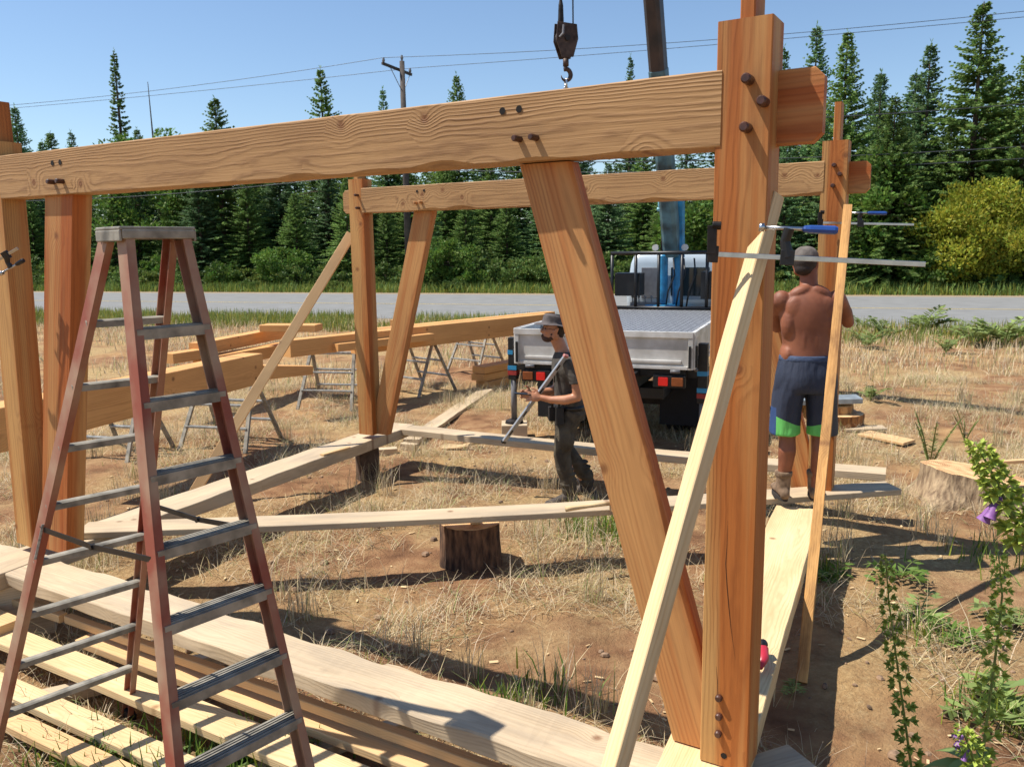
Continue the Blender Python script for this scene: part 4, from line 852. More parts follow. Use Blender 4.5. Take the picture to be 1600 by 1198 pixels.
def put(kind, x, y, h, rot=None, label=None, wide=1.0):
    p = protoC[kind]; s_ = h/12; f = not used[kind]; used[kind] = True
    M = Matrix.Translation((x, y, gz(x, y)-.05)) @ Matrix.Rotation(rot if rot is not None else random.random()*6.28, 4, 'Z') @ Matrix.Diagonal((s_*wide, s_*wide, s_, 1))
    if f: p.matrix_basis = M; o = p
    else: o = copy_thing(p, M)
    o['label'] = label or COMMON
    if label and 'group' in o: del o['group']
    return o
def tall(kind, px, py, depth, label, wide=1.0):
    P = dp(px, py, depth); return put(kind, P.x, P.y, P.z-gz(P.x, P.y)+.1, label=label, wide=wide)
# common wood: fills first so that each prototype is used by a grouped tree
rr = random.Random(5)
for row, (yy, sp, h0, h1) in enumerate(((46.5, 2.6, 5.0, 7.2), (51, 2.7, 6.0, 8.0), (56, 3.0, 7, 8.8))):
    u = -46
    while u < 38:
        x = u+rr.uniform(-.6, .6); y = yy-.345*x+rr.uniform(-1, 1); u += sp*rr.uniform(.8, 1.25)
        if abs(x/max(y, 1)) > .74: continue
        px_ = 800+1294*x/y; lim = 1.0
        h = rr.uniform(h0, h1)*(y/48)**.9
        if px_ > 1230: h *= 1.3
        kd_ = rr.choice((0, 0, 1, 2, 2, 3)); o_ = put(kd_, x, y, h, wide=.9+rr.random()*.4); o_['label'] = LOOK[kd_]+' conifer in the '+('front', 'middle', 'back')[row]+' row, '+where(px_)
# trees one can tell apart by their tops
tall(1, 22, 165, 58, 'conifer with thin spiky top at the far left of the skyline', .9)
tall(3, 110, 205, 56, 'low conifer tip left of the tall narrow one on the left skyline')
tall(0, 335, 152, 52, 'broad conifer top rising above the long tie beam, left of centre', 1.15)
tall(3, 598, 138, 56, 'slim conifer tip directly left of the utility pole', .8)
tall(2, 713, 116, 52, 'bushy conifer top right of the utility pole above the beam', .75)
tall(3, 985, 86, 50, 'narrow conifer tip between the hook block and the crane boom', .6)
tall(3, 1226, 72, 44, 'slim conifer just right of the big post top', .8)
tall(1, 1277, 38, 43, 'tall slim conifer, left one of the close pair right of the big post', .85)
tall(0, 1325, 48, 40, 'tall full conifer, right one of the close pair right of the big post', .95)
tall(3, 1378, 112, 42, 'thin short conifer tip in the gap between the tall right-hand firs', .7)
tall(1, 1455, 66, 39, 'tall conifer left of the tallest one on the right', 1.0)
tall(0, 1538, 0, 37, 'tallest full conifer, near the right edge, touching the top of the photo', 1.1)
tall(2, 1612, 70, 36, 'full conifer cut by the right edge', 1.0)
tall(2, 1400, 150, 37, 'broad green conifer in front of the right-hand firs', 1.15)
tall(1, 1230, 210, 40, 'conifer seen right behind the big post, low on the right')
# snag-like narrow tree, flat-topped pine, dead pole
P = dp(177, 76, 56); t = make_tree('conifer', P.z-1.2, 1.5, 31, 'tall very narrow old conifer standing alone above the left skyline', dens=.75, base=.3, mat=L_FIR, thin=1.5, sparse=.35); t.matrix_basis = Matrix.Translation((P.x, P.y, 1.2))
P = dp(500, 105, 54); t = make_tree('conifer', P.z-1.2, 3.6, 32, 'ragged old pine with dense head above the beam, left of the utility pole', name='pine', base=.5, sparse=.3, dens=.9, thin=1.6, mat=L_FIR); t.matrix_basis = Matrix.Translation((P.x, P.y, 1.2))
P = dp(232, 128, 55); m = MB(); m.tube([(P.x, P.y, 1), (P.x+.05, P.y, 6), (P.x-.05, P.y, P.z)], [.14, .09, .02], 7)
for k in range(7): z = 6+k*.7; a_ = k*2.1; m.tube([(P.x, P.y, z), (P.x+math.cos(a_)*.5, P.y+math.sin(a_)*.5, z+.2)], [.02, .005], 4)
o = m.build('dead_tree', TRUNKM, None); tag(o, 'bare dead tree pole right of the tall narrow conifer', 'tree')
# broadleaf trees
for (px, py, d, R_, lab, mt) in ((200, 195, 54, 2.7, 'light green broadleaf crown below the tall narrow conifer', L_BROAD), (262, 205, 53, 2.1, 'light green broadleaf crown beside the bare dead pole', L_BROAD), (1390, 215, 37.5, 2.2, 'broadleaf tree with glossy leaves right of the far right post', L_BROAD), (1085, 300, 40, 2.1, 'light green broadleaf tree behind the crane mast', L_BROAD)):
    P = dp(px, py, d); t = make_tree('leafy', P.z-gz(P.x, P.y), R_, int(px), lab, name='broadleaf_tree', n=8000, leaf=.24, base=.02, clumps=60, mat=mt); t.matrix_basis = Matrix.Translation((P.x, P.y, gz(P.x, P.y)))
P = dp(1540, 288, 35.5); t = thing('bush', 'large yellow-green bush by the road at the right', 'bush', (0, 0, 0)); a_, b_, c_ = cloud_arrays(77, P.z, 2.55, n=34000, leaf=.15, base=.0, clumps=60, up=.8); raw_mesh('foliage', a_, b_, L_YEL, c_, parent=t)
m = MB()
for k in range(9): q = k*.7; m.tube([(0, 0, 0), (math.cos(q)*.6, math.sin(q)*.6, 1.2), (math.cos(q)*1.3, math.sin(q)*1.3, 2.6)], [.05, .035, .01], 6)
m.build('branches', TRUNKM, t); t.matrix_basis = Matrix.Translation((P.x, P.y, gz(P.x, P.y)-.05))
for (px, py, d, R_, hh, lab, mt, sd_) in ((1462, 335, 37.5, 1.7, 0, 'smaller lime-green bush left of and behind the large yellow-green one', L_YEL, 5), (1400, 330, 38, 1.8, 0, 'dense green bush behind the clamp bar ends on the right', L_BROAD, 6), (1620, 250, 38, 2.2, 0, 'green broadleaf crown behind the yellow-green bush at the right edge', L_BROAD, 7), (1330, 350, 38.5, 1.6, 0, 'green bush right of the far right post', L_UNDER, 8), (700, 375, 44, 1.9, 0, 'rounded green bush behind the road between the far left brace and near knee brace', L_BROAD, 9), (440, 385, 48, 1.8, 0, 'light green bush beyond the road behind the diagonal board', L_BROAD, 10), (860, 385, 42.5, 1.6, 0, 'green bush beyond the road directly behind the near knee brace', L_UNDER, 12)):
    P = dp(px, py, d); t = make_tree('leafy', P.z-gz(P.x, P.y), R_, sd_, lab, name='bush', cat='bush', n=9000, leaf=.16, base=.0, clumps=50, mat=mt); t.matrix_basis = Matrix.Translation((P.x, P.y, gz(P.x, P.y)))
# undergrowth shrubs along the wood edge
def shrub(seed, H, R_, mat, n=3600, leaf=.13):
    t = thing('shrub', 'low green shrub in the undergrowth at the edge of the wood', 'shrub', (0, 0, 0), 'undergrowth shrubs beyond the road'); a_, b_, c_ = cloud_arrays(seed, H, R_, n=n, leaf=leaf, base=.0, clumps=30); raw_mesh('foliage', a_, b_, mat, c_, parent=t)
    m = MB()
    for k in range(5): m.tube([(0, 0, 0), (math.cos(k*1.3)*R_*.3, math.sin(k*1.3)*R_*.3, H*.6)], [.03, .008], 5)
    m.build('stems', TRUNKM, t); return t
SH = [shrub(1, 1.5, 1.3, L_UNDER), shrub(2, 1.1, 1.5, L_UNDER), shrub(3, 1.9, 1.4, L_BROAD, leaf=.17), shrub(4, .8, 1.1, L_GRASS)]; us = [0]*4
for yy, sp, sc0 in ((41.8, 2.6, .55), (43.4, 2.3, .95), (45.2, 2.4, 1.25)):
    u = -38
    while u < 28:
        x = u+rr.uniform(-.5, .5); y = yy-.345*x+rr.uniform(-.5, .5); u += sp*rr.uniform(.7, 1.3)
        if abs(x/y) > .68: continue
        k = rr.choice((0, 1, 2, 3)) if yy > 42 else rr.choice((1, 3, 3)); s_ = sc0*rr.uniform(.75, 1.35)
        o_ = place(SH[k], x, y, s_, rr.random()*6.28, first=(us[k] == 0)); us[k] = 1; o_['label'] = ('leafy', 'low spreading', 'large-leaved', 'small grass-green')[k]+' shrub, '+('nearest the road', 'amid undergrowth', 'by the trees')[0 if yy < 42 else 1 if yy < 44 else 2]+', '+where(800+1294*x/y)
# far wood: one mass behind the trees that can be told apart
Va, Fa, Ta = [], [], []; nv = 0
base_ = [conifer_arrays(9, 2.6, s_, dens=.5, base=.0) for s_ in (91, 92, 93)]
for i in range(110):
    x = -58+i*1.02+rr.uniform(-.6, .6); y = 63-.345*x+rr.uniform(-3, 3); V_, F_, T_ = base_[i % 3]; s_ = rr.uniform(.8, 1.08); th_ = rr.random()*6.28; c, s2 = math.cos(th_), math.sin(th_)
    W = V_.copy(); W[:, 0] = (V_[:, 0]*c-V_[:, 1]*s2)*s_*1.3+x; W[:, 1] = (V_[:, 0]*s2+V_[:, 1]*c)*s_*1.3+y; W[:, 2] = V_[:, 2]*s_+1.0; Va.append(W); Fa.append(F_+nv); Ta.append(T_*.8); nv += len(W)
o = raw_mesh('far_wood', np.concatenate(Va), np.concatenate(Fa), L_FIR, np.concatenate(Ta)); tag(o, 'mass of distant conifers closing the wood behind the nearer trees', 'wood', kind='stuff')
# ================================================================== GRASS
def gzs(x, y): return np.array([gz(a, b) for a, b in zip(x, y)])
def blades(name, xs, ys, L, lean, wd, mat, rng, tintf, seg2=True):
    n = len(xs); z = gzs(xs, ys); az = rng.random(n)*2*np.pi; dx, dy = np.cos(az), np.sin(az); w_ = wd*(.6+.8*rng.random(n))
    P = np.stack([xs, ys, z-.004], 1); hz = L*np.sin(lean); vz = L*np.cos(lean); Sd = np.stack([-dy, dx, np.zeros(n)], 1)
    mid = P+np.stack([dx*hz*.38, dy*hz*.38, vz*.62], 1); tipp = P+np.stack([dx*hz, dy*hz, vz], 1)
    V_ = np.stack([P-Sd*w_[:, None]*.5, P+Sd*w_[:, None]*.5, mid+Sd*w_[:, None]*.42, mid-Sd*w_[:, None]*.42, tipp+Sd*w_[:, None]*.08, tipp-Sd*w_[:, None]*.08], 1).reshape(-1, 3)
    b = np.arange(n)[:, None]*6; F_ = np.concatenate([b+np.array([0, 1, 2, 3]), b+np.array([3, 2, 4, 5])], 0)
    T = tintf(n); return raw_mesh(name, V_, F_, mat, np.repeat(T, 6, 0))
def nzm(x, y, s_, o_=0): return np.array([noise.noise(Vector((a*s_+o_, b*s_, o_))) for a, b in zip(x, y)])
rg = np.random.default_rng(3)
def straw_t(n):
    t = .75+.5*rg.random(n); g = rg.random(n); c = np.stack([t, t*(.97+.06*rg.random(n)), t*(.85+.3*rg.random(n))], 1); c[g < .09] *= np.array([.45, .65, .35]); c[g > .8] *= np.array([.62, .55, .48]); return c
def inframe(x, y, z=0):
    # inside or near the view; also a margin for a step to the side
    return (np.abs(x) < y*.75+1.2)
N = 260000; x = rg.uniform(-6.5, 8.5, N); y = 2.2+rg.random(N)**.75*11.5; m1 = nzm(x, y, 1.1, 2)+.5*nzm(x, y, 3.4, 5)+.25*nzm(x, y, 9, 7)
path = ((x > .9+.45*(y-2.4)) & (x < 2.6+.45*(y-2.4)) & (y < 6.2)); thr = np.where(path, .36, .08)
keep = (m1 > thr+rg.normal(size=N)*.12) & inframe(x, y); x, y = x[keep], y[keep]
Ls = (.06+.2*rg.random(len(x))**1.6)*(1+.5*np.clip(m1[keep], 0, 1)); lean = np.clip(1.45-np.abs(rg.normal(size=len(x)))*.42, .1, 1.5)
o = blades('dry_grass', x, y, Ls, lean, .0035, L_STRAW, rg, straw_t); tag(o, 'short dry straw grass over the building plot', 'grass', kind='stuff')
N = 90000; x = rg.uniform(-22, 20, N); y = 12.5+rg.random(N)*16; m1 = nzm(x, y, .5, 2)+.5*nzm(x, y, 1.9, 5); keep = (m1 > .02+rg.normal(size=N)*.12-.3*(y+.345*x > 18)) & inframe(x, y) & (y+.345*x < 24.2); x, y = x[keep], y[keep]
o = blades('dry_grass', x, y, .10+.22*rg.random(len(x))**1.5, np.abs(rg.normal(size=len(x)))*.4+.2, .011, L_STRAW, rg, straw_t); tag(o, 'dry straw grass between the plot and the road', 'grass', kind='stuff')
# tall tufts
cs = [(rg.uniform(-5, 7), rg.uniform(3, 12)) for _ in range(150)]; xs = []; ys = []; Lq = []
for (a, b) in cs:
    if abs(a) > b*.7+.5 or (a > .9+.45*(b-2.4) and a < 2.2+.45*(b-2.4) and b < 5.5): continue
    k = rg.integers(25, 70); xs += list(a+rg.normal(size=k)*.05); ys += list(b+rg.normal(size=k)*.05); Lq += list(.12+.2*rg.random(k))
o = blades('grass_tufts', np.array(xs), np.array(ys), np.array(Lq), np.abs(rg.normal(size=len(xs)))*.35+.1, .004, L_STRAW, rg, straw_t); tag(o, 'taller pale dry grass tufts on the plot', 'grass', kind='stuff')
def green_t(n): t = .6+.8*rg.random(n); y_ = rg.random(n) < .3; c = np.stack([t*1.0, t, t*.8], 1); c[y_] *= np.array([2.0, 1.35, 1.1]); return c
N = 60000; x = rg.uniform(-26, 22, N); q = 20.5+4.3*rg.random(N)**.8; y = q-.345*x; left = rg.random(N) < np.where(x < 2, 1.0, .35); keep = inframe(x, y) & left & (nzm(x, y, .4, 4) > -.25); x, y = x[keep], y[keep]
o = blades('verge_grass', x, y, .12+.28*rg.random(len(x)), np.abs(rg.normal(size=len(x)))*.35, .016, L_GRASS, rg, green_t); tag(o, 'greener grass verge along the near side of the road', 'grass', kind='stuff')
N = 60000; x = rg.uniform(-36, 28, N); q = 40.5+5.5*rg.random(N); y = q-.345*x; keep = inframe(x, y); x, y = x[keep], y[keep]
o = blades('verge_grass', x, y, .12+.5*rg.random(len(x))**1.8, np.abs(rg.normal(size=len(x)))*.4, .03, L_UNDER, rg, green_t); tag(o, 'green grass strip beyond the road, in front of the wood', 'grass', kind='stuff')
# leafy weeds, near: patches of green along planks, bottom left
xs = []; ys = []
for (px, py, k, sp) in ((700, 880, 0, 0), (120, 1215, 300, .2), (330, 1210, 300, .15), (430, 1200, 200, .12), (950, 830, 400, .2), (1440, 1000, 60, .1), (1275, 900, 120, .07), (1570, 1120, 160, .12), (830, 1100, 100, .12), (560, 1090, 120, .06), (780, 1130, 100, .05), (1570, 880, 120, .2)):
    if not k: continue
    p = gp(px, py, 0); xs += list(p.x+rg.normal(size=k)*sp); ys += list(p.y+rg.normal(size=k)*sp)
o = blades('weeds', np.array(xs), np.array(ys), .06+.14*rg.random(len(xs)), np.abs(rg.normal(size=len(xs)))*.5+.1, .008, L_FERN, rg, green_t); tag(o, 'green weeds and grass growing in patches round the planks', 'weeds', kind='stuff')
# chips, clods, straw litter
m = MB()
for _ in range(800):
    x_ = random.uniform(-4, 6); y_ = random.uniform(2.5, 10)
    if abs(x_) > y_*.75+.6: continue
    s_ = random.choice((.006, .009, .014, .02, .03))*random.uniform(.6, 1.3); z_ = gz(x_, y_); n0 = len(m.v); m.sphere((x_, y_, z_+s_*.25), (s_, s_*random.uniform(.5, 1), s_*.6), 6, 4, Matrix.Rotation(random.random()*6, 3, 'Z'))
o = m.build('stones', plain('stone_clod', '8a7058', .9, var=.4, scale=30, bump=.3), None); tag(o, 'small stones and clods scattered over the soil', 'stones', kind='stuff')
m = MB()
for _ in range(700):
    x_ = random.uniform(-4, 5); y_ = random.uniform(2.8, 9); s_ = random.uniform(.012, .05); a_ = random.random()*6; m.box((x_, y_, gz(x_, y_)+.008), (s_, s_*.35, .003), Matrix.Rotation(a_, 3, 'Z') @ Matrix.Rotation(random.uniform(-.4, .4), 3, 'X'))
o = m.build('wood_chips', W_PALE, None); tag(o, 'pale wood chips scattered over the soil', 'wood chips', kind='stuff')
# ================================================================== PLANTS
def frond_plant(name, px, py, n, L, label, mat=L_FERN, cat='fern', pinn=14, lean0=.5, seed=1, pw=.35, z=None, bend=.9):
    p = gp(px, py, 0); rn = np.random.default_rng(seed); Ps = []; Ds = []; Ls = []; Ws = []; m = MB(); t = thing(name, label, cat, (p.x, p.y, gz(p.x, p.y))); o0 = np.array(WORLDM[t].translation)
    for i in range(n):
        az = rn.random()*6.28; le = lean0*(.4+1.1*rn.random()); l_ = L*(.6+.5*rn.random()); h = np.array([math.cos(az), math.sin(az), 0]); pts = []
        for j in range(9):
            k = j/8; a_ = le+k*bend; pts.append((o0+h*l_*k*math.sin(a_)+np.array([0, 0, l_*k*math.cos(a_*.9)])))
        m.tube([Vector(q) for q in pts], [.006*L+.002]*8+[.001], 5)
        for j in range(pinn):
            k = .18+.8*j/pinn; q = k*8; i0 = int(q); pp = pts[i0]+(pts[min(8, i0+1)]-pts[i0])*(q-i0); ax = unit(pts[min(8, i0+1)]-pts[i0]); sd = unit(np.cross(ax, [0, 0, 1.0])); 
            for sg in (-1, 1): Ps.append(pp); Ds.append(sd*sg+ax*.45+np.array([0, 0, .15*rn.normal()])); Ls.append(l_*pw*math.sin(math.pi*min(1, k*.85+.12))); Ws.append(l_*pw*.28)
    V_, F_ = diamonds(np.array(Ps)-o0, unit(np.array(Ds)), np.array(Ls), np.array(Ws), rn, flat=np.array([0, 0, 1.0])); m.build('stems', mat_stem, t)
    T = .7+.6*rn.random(len(Ps)); raw_mesh('leaves', V_, F_, mat, np.repeat(np.stack([T, T, T*.8], 1), 4, 0), parent=t, M=WORLDM[t].copy()); return t
mat_stem = plain('green_stem', '6f7d3c', .6, var=.3, scale=20)
for k, (px, py, n, L, lab) in enumerate(((1385, 528, 9, .75, 'green bracken plant in the dry grass, left of the tall one'), (1442, 520, 11, .95, 'bushy green bracken near the road right of the far right post'), (1352, 545, 8, .6, 'yellow-green small plant close to the far right post'), (1478, 555, 7, .6, 'small bracken low in the dry grass'), (1570, 540, 12, 1.05, 'largest bracken plant at the right edge by the road'), (1522, 540, 8, .7, 'bracken plant just left of the largest one'), (1345, 510, 6, .5, 'short bracken against the road edge right of the men'), (1360, 630, 5, .4, 'tiny green plant behind the log slabs'))):
    frond_plant('bracken', px, py, n, L, lab, seed=20+k, cat='fern', mat=L_LEAFG, bend=.6, pw=.28)
for k, (px, py, n, L, lab) in enumerate(((1436, 970, 9, .22, 'leafy green weed behind the left foxglove stalk'), (1408, 905, 7, .25, 'dark leafy weed higher up behind the left foxglove stalk'), (1240, 1075, 6, .12, 'small weed at the foot of the bark-edged board'), (1300, 905, 8, .2, 'leafy plant right beside the pale sill plank'), (1580, 1130, 12, .34, 'large-leaved plant at the bottom right corner'), (1500, 1010, 9, .2, 'flat rosette weed between the two foxglove stalks'), (575, 1085, 5, .12, 'tiny bright green sprout behind the front plank'), (785, 1125, 5, .13, 'bright green sprout behind the front plank, towards its right end'), (1590, 985, 10, .3, 'dull green leafy plant at the right edge'))):
    frond_plant('weed', px, py, n, L, lab, mat=L_LEAFG if k % 2 == 0 else L_FERN, cat='weed', pinn=5, pw=.42, seed=50+k, lean0=.7)
for k, (px, py, lab) in enumerate(((1452, 735, 'spindly broom shoot standing left of the big stump'), (1508, 690, 'dry thin stalk behind the big stump'))):
    frond_plant('broom_shoot', px, py, 5, .6-.2*k, lab, mat=L_LEAFG, cat='shrub', pinn=26, pw=.09, seed=80+k, lean0=.22, bend=.15)
for k, (px, py, n, L, lab) in enumerate(((150, 1205, 12, .20, 'feathery green plant at the bottom-left corner'), (235, 1210, 12, .2, 'feathery green plant between the ladder feet'), (345, 1212, 11, .22, 'feathery plant at the bottom right of the ladder rail'), (435, 1200, 10, .24, 'leafy green plant below the right ladder rail'))):
    frond_plant('yarrow', px, py, n, L, lab, mat=L_FERN, cat='plant', pinn=18, pw=.16, seed=90+k, lean0=.5)
M_BELL = plain('foxglove_purple', '8a5a94', .6, var=.35, scale=30, col2='5f3a74')
def foxglove(pts, label, bells=(), seed=1, leaves=5, pods=(.25, 1.0), sc_=1.0):
    rn = random.Random(seed); pts = [Vector(p) for p in pts]; t = thing('foxglove', label, 'plant', pts[0]); o0 = pts[0]
    def at(k):
        q = k*(len(pts)-1); i = min(int(q), len(pts)-2); return pts[i].lerp(pts[i+1], q-i)
    L = sum((pts[i+1]-pts[i]).length for i in range(len(pts)-1)); m = MB(); m.tube([at(i/16) for i in range(17)], [(.0062-.004*i/16)*sc_ for i in range(17)], 7); m.build('stem', mat_stem, t, smooth=True)
    Vs = []; Fs = []; Tn = []; nv = 0
    def sepal(p, d, l_, w_, tint):
        nonlocal nv
        d = d.normalized(); s_ = d.cross(Vector((0, 0, 1))).normalized(); u = s_.cross(d)
        Vs.extend([p, p+d*l_*.45+s_*w_*.5+u*l_*.12, p+d*l_-u*l_*.02, p+d*l_*.45-s_*w_*.5+u*l_*.12, p+d*l_*.5-u*l_*.05]); Fs.extend([(nv, nv+4, nv+1, nv+1), ]); Fs.pop()
        Fs.extend([(nv, nv+1, nv+2, nv+4), (nv, nv+4, nv+2, nv+3)]); Tn.extend([tint]*5); nv += 5
    n = int(L*(pods[1]-pods[0])/.0115); pass
    for i in range(n):
        k = pods[0]+(pods[1]-pods[0])*i/n; p = at(k); az = i*2.4+rn.random()*.6; sz = (.030*(1-.62*((k-pods[0])/(pods[1]-pods[0]))**1.5)+.004)*sc_; out = Vector((math.cos(az), math.sin(az), .1)); c = p+out*sz*.9
        for q in range(5):
            a_ = q*1.257; side = Vector((-math.sin(az), math.cos(az), 0)); d = out*.7+side*math.cos(a_)*.9+Vector((0, 0, math.sin(a_)*.9)); tt = .8+.5*rn.random(); sepal(c, d, sz*.95, sz*.62, (tt, tt, tt*.8))
        for q in range(3):
            a_ = q*2.09; side = Vector((-math.sin(az), math.cos(az), 0)); w3 = (side*math.cos(a_)+Vector((0, 0, math.sin(a_))))*sz*.3; Vs.extend([c-out*sz*.2, c+out*sz*.35+w3, c+out*sz*.95, c+out*sz*.35-w3]); Fs.append((nv, nv+1, nv+2, nv+3)); Tn.extend([(.85, .8, .7)]*4); nv += 4
        if i % 3 == 0: sepal(p, Vector((math.cos(az+1), math.sin(az+1), -.4)), sz*1.3, sz*.4, (.7, .75, .6))
    me_V = [tuple(v-o0) for v in Vs]; raw_mesh('seed_spike', np.array(me_V), np.array(Fs), L_POD, np.array(Tn), parent=t, M=WORLDM[t].copy())
    if leaves:
        V2 = []; F2 = []; T2 = []; nn = 0
        for q in range(leaves):
            k = .02+.22*rn.random(); p = at(k); az = rn.random()*6.28; l_ = rn.uniform(.12, .22)*sc_; h = Vector((math.cos(az), math.sin(az), 0)); s_ = Vector((-h.y, h.x, 0))
            for j in range(6):
                kk = j/5; c = p+h*l_*kk+Vector((0, 0, l_*(.35*kk-.55*kk*kk))); w_ = l_*.2*math.sin(math.pi*min(1, kk*.9+.08)); V2 += [c-s_*w_+Vector((0, 0, w_*.3)), c, c+s_*w_+Vector((0, 0, w_*.3))]; T2 += [(.9, .95, .85)]*3
                if j: b = nn+3*j; F2 += [(b-3, b, b+1, b-2), (b-2, b+1, b+2, b-1)]
            nn += 18
        raw_mesh('base_leaves', np.array([tuple(v-o0) for v in V2]), np.array(F2), L_LEAFG, np.array(T2), parent=t, M=WORLDM[t].copy())
    for (k, az, s_) in bells:
        p = at(k); out = Vector((math.cos(az), math.sin(az), 0)); m = MB(); q = [p+out*.008, p+out*.02-Vector((0, 0, .01)), p+out*.034-Vector((0, 0, .028))*1, p+out*.045-Vector((0, 0, .048)), p+out*.052-Vector((0, 0, .062))]
        q = [p+(v-p)*s_ for v in q]; m.tube(q, [.004*s_, .009*s_, .012*s_, .0135*s_, .019*s_], 10, caps=False); bl = m.build('bell_flower', M_BELL, t, smooth=True)
    return t
foxglove([dp(1428, 1290, 3.25), dp(1424, 1198, 3.2), dp(1405, 1060, 3.12), dp(1390, 950, 3.05), dp(1383, 866, 3.0)], 'tall foxglove stalk with pale green seed pods, left one at the lower right', seed=3, pods=(.12, 1))
foxglove([dp(1528, 1300, 2.9), dp(1535, 1180, 2.85), dp(1556, 1020, 2.8), dp(1566, 930, 2.76), dp(1560, 862, 2.74)], 'second foxglove stalk with green pods, near the right edge', seed=4, pods=(.1, 1), leaves=9)
foxglove([dp(1700, 1250, 2.5), dp(1670, 1030, 2.45), dp(1620, 880, 2.4), dp(1580, 800, 2.38), dp(1548, 735, 2.36), dp(1524, 690, 2.35)], 'leaning foxglove with drooping purple bells entering from the right edge', bells=((.66, 3.0, 1.05), (.675, 3.5, .95)), seed=5, pods=(.45, 1), sc_=1.25, leaves=7)
foxglove([dp(1560, 1290, 2.6), dp(1530, 1210, 2.58), dp(1512, 1160, 2.57), dp(1502, 1135, 2.57)], 'short purple-flowered foxglove at the bottom edge, lower right', bells=((.8, 3.2, .5), (.86, 3.8, .5), (.92, 2.6, .45), (.7, 3.0, .5), (.6, 3.6, .5), (.96, 3.4, .4)), seed=6, pods=(.3, 1), leaves=4)
# ================================================================== PEOPLE
def skin_mat(name, c1, c2, rough=.42):
    m, n, l, b = newmat(name); tc = n.new('ShaderNodeTexCoord'); q = n.new('ShaderNodeTexNoise'); q.inputs['Scale'].default_value = 7; q.inputs['Detail'].default_value = 5; l.new(tc.outputs['Object'], q.inputs['Vector'])
    r = n.new('ShaderNodeValToRGB'); r.color_ramp.elements[0].color = srgb(c2); r.color_ramp.elements[1].color = srgb(c1); r.color_ramp.elements[0].position = .35; r.color_ramp.elements[1].position = .65; l.new(q.outputs['Fac'], r.inputs[0]); l.new(r.outputs[0], b.inputs['Base Color'])
    b.inputs['Roughness'].default_value = rough; b.inputs['Subsurface Weight'].default_value = .08; b.inputs['Subsurface Radius'].default_value = (.02, .008, .004); b.inputs['Subsurface Scale'].default_value = .5
    q2 = n.new('ShaderNodeTexNoise'); q2.inputs['Scale'].default_value = 180; l.new(tc.outputs['Object'], q2.inputs['Vector']); bp = n.new('ShaderNodeBump'); bp.inputs['Strength'].default_value = .15; bp.inputs['Distance'].default_value = .002; l.new(q2.outputs['Fac'], bp.inputs['Height']); l.new(bp.outputs[0], b.inputs['Normal']); return m
def cloth_mat(name, c1, c2, rough=.9, folds=.5, fs=9):
    m, n, l, b = newmat(name); tc = n.new('ShaderNodeTexCoord'); q = n.new('ShaderNodeTexNoise'); q.inputs['Scale'].default_value = fs; q.inputs['Detail'].default_value = 5; q.inputs['Distortion'].default_value = .6; l.new(tc.outputs['Object'], q.inputs['Vector'])
    r = n.new('ShaderNodeValToRGB'); r.color_ramp.elements[0].color = srgb(c2); r.color_ramp.elements[1].color = srgb(c1); r.color_ramp.elements[0].position = .35; r.color_ramp.elements[1].position = .65; l.new(q.outputs['Fac'], r.inputs[0]); l.new(r.outputs[0], b.inputs['Base Color'])
    b.inputs['Roughness'].default_value = rough; b.inputs['Specular IOR Level'].default_value = .2; bp = n.new('ShaderNodeBump'); bp.inputs['Strength'].default_value = folds; bp.inputs['Distance'].default_value = .03; l.new(q.outputs['Fac'], bp.inputs['Height']); l.new(bp.outputs[0], b.inputs['Normal']); return m
SK2 = skin_mat('tanned_skin', '8f573b', '74422b', rough=.6); SK1 = skin_mat('skin', 'c28a68', 'a97050'); HAIR = plain('dark_hair', '231812', .7, var=.4, scale=120)
def fleshed(name, mb, mat, parent, vox=.008, smooth=3, M=None):
    o = mb.build(name, mat, parent, smooth=True, M=M); r = o.modifiers.new('r', 'REMESH'); r.mode = 'VOXEL'; r.voxel_size = vox; r.use_smooth_shade = True
    s_ = o.modifiers.new('s', 'SMOOTH'); s_.factor = .6; s_.iterations = smooth; return o
def loft(m, secs, n=40, ripple=None, caps=True):
    """secs: (cx, cy, z, rx, ry); ripple(k, theta) scales the radius"""
    vs = []; fs = []
    for i, (cx_, cy_, z, rx, ry) in enumerate(secs):
        for j in range(n):
            th = 2*math.pi*j/n; f = 1+(ripple(i/(len(secs)-1), th) if ripple else 0); vs.append((cx_+rx*f*math.cos(th), cy_+ry*f*math.sin(th), z))
    for i in range(len(secs)-1):
        for j in range(n): fs.append((i*n+j, i*n+(j+1) % n, (i+1)*n+(j+1) % n, (i+1)*n+j))
    if caps: fs += [tuple(range(n-1, -1, -1)), tuple((len(secs)-1)*n+j for j in range(n))]
    m.add(vs, fs)
def dens(secs, k=4):
    """smooth interpolation of sections"""
    out = []; n = len(secs)
    for i in range(n-1):
        p0, p1, p2, p3 = secs[max(i-1, 0)], secs[i], secs[i+1], secs[min(i+2, n-1)]
        for j in range(k):
            t = j/k; out.append(tuple(.5*((2*b)+(-a+c)*t+(2*a-5*b+4*c-d)*t*t+(-a+3*b-3*c+d)*t**3) for a, b, c, d in zip(p0, p1, p2, p3)))
    out.append(secs[-1]); return out
def limb(m, pts, rads, n=16):
    m.tube(pts, rads, n); m.sphere(pts[0], rads[0] if not hasattr(rads[0], '__len__') else rads[0][0], 14, 9); m.sphere(pts[-1], rads[-1] if not hasattr(rads[-1], '__len__') else rads[-1][0], 14, 9)
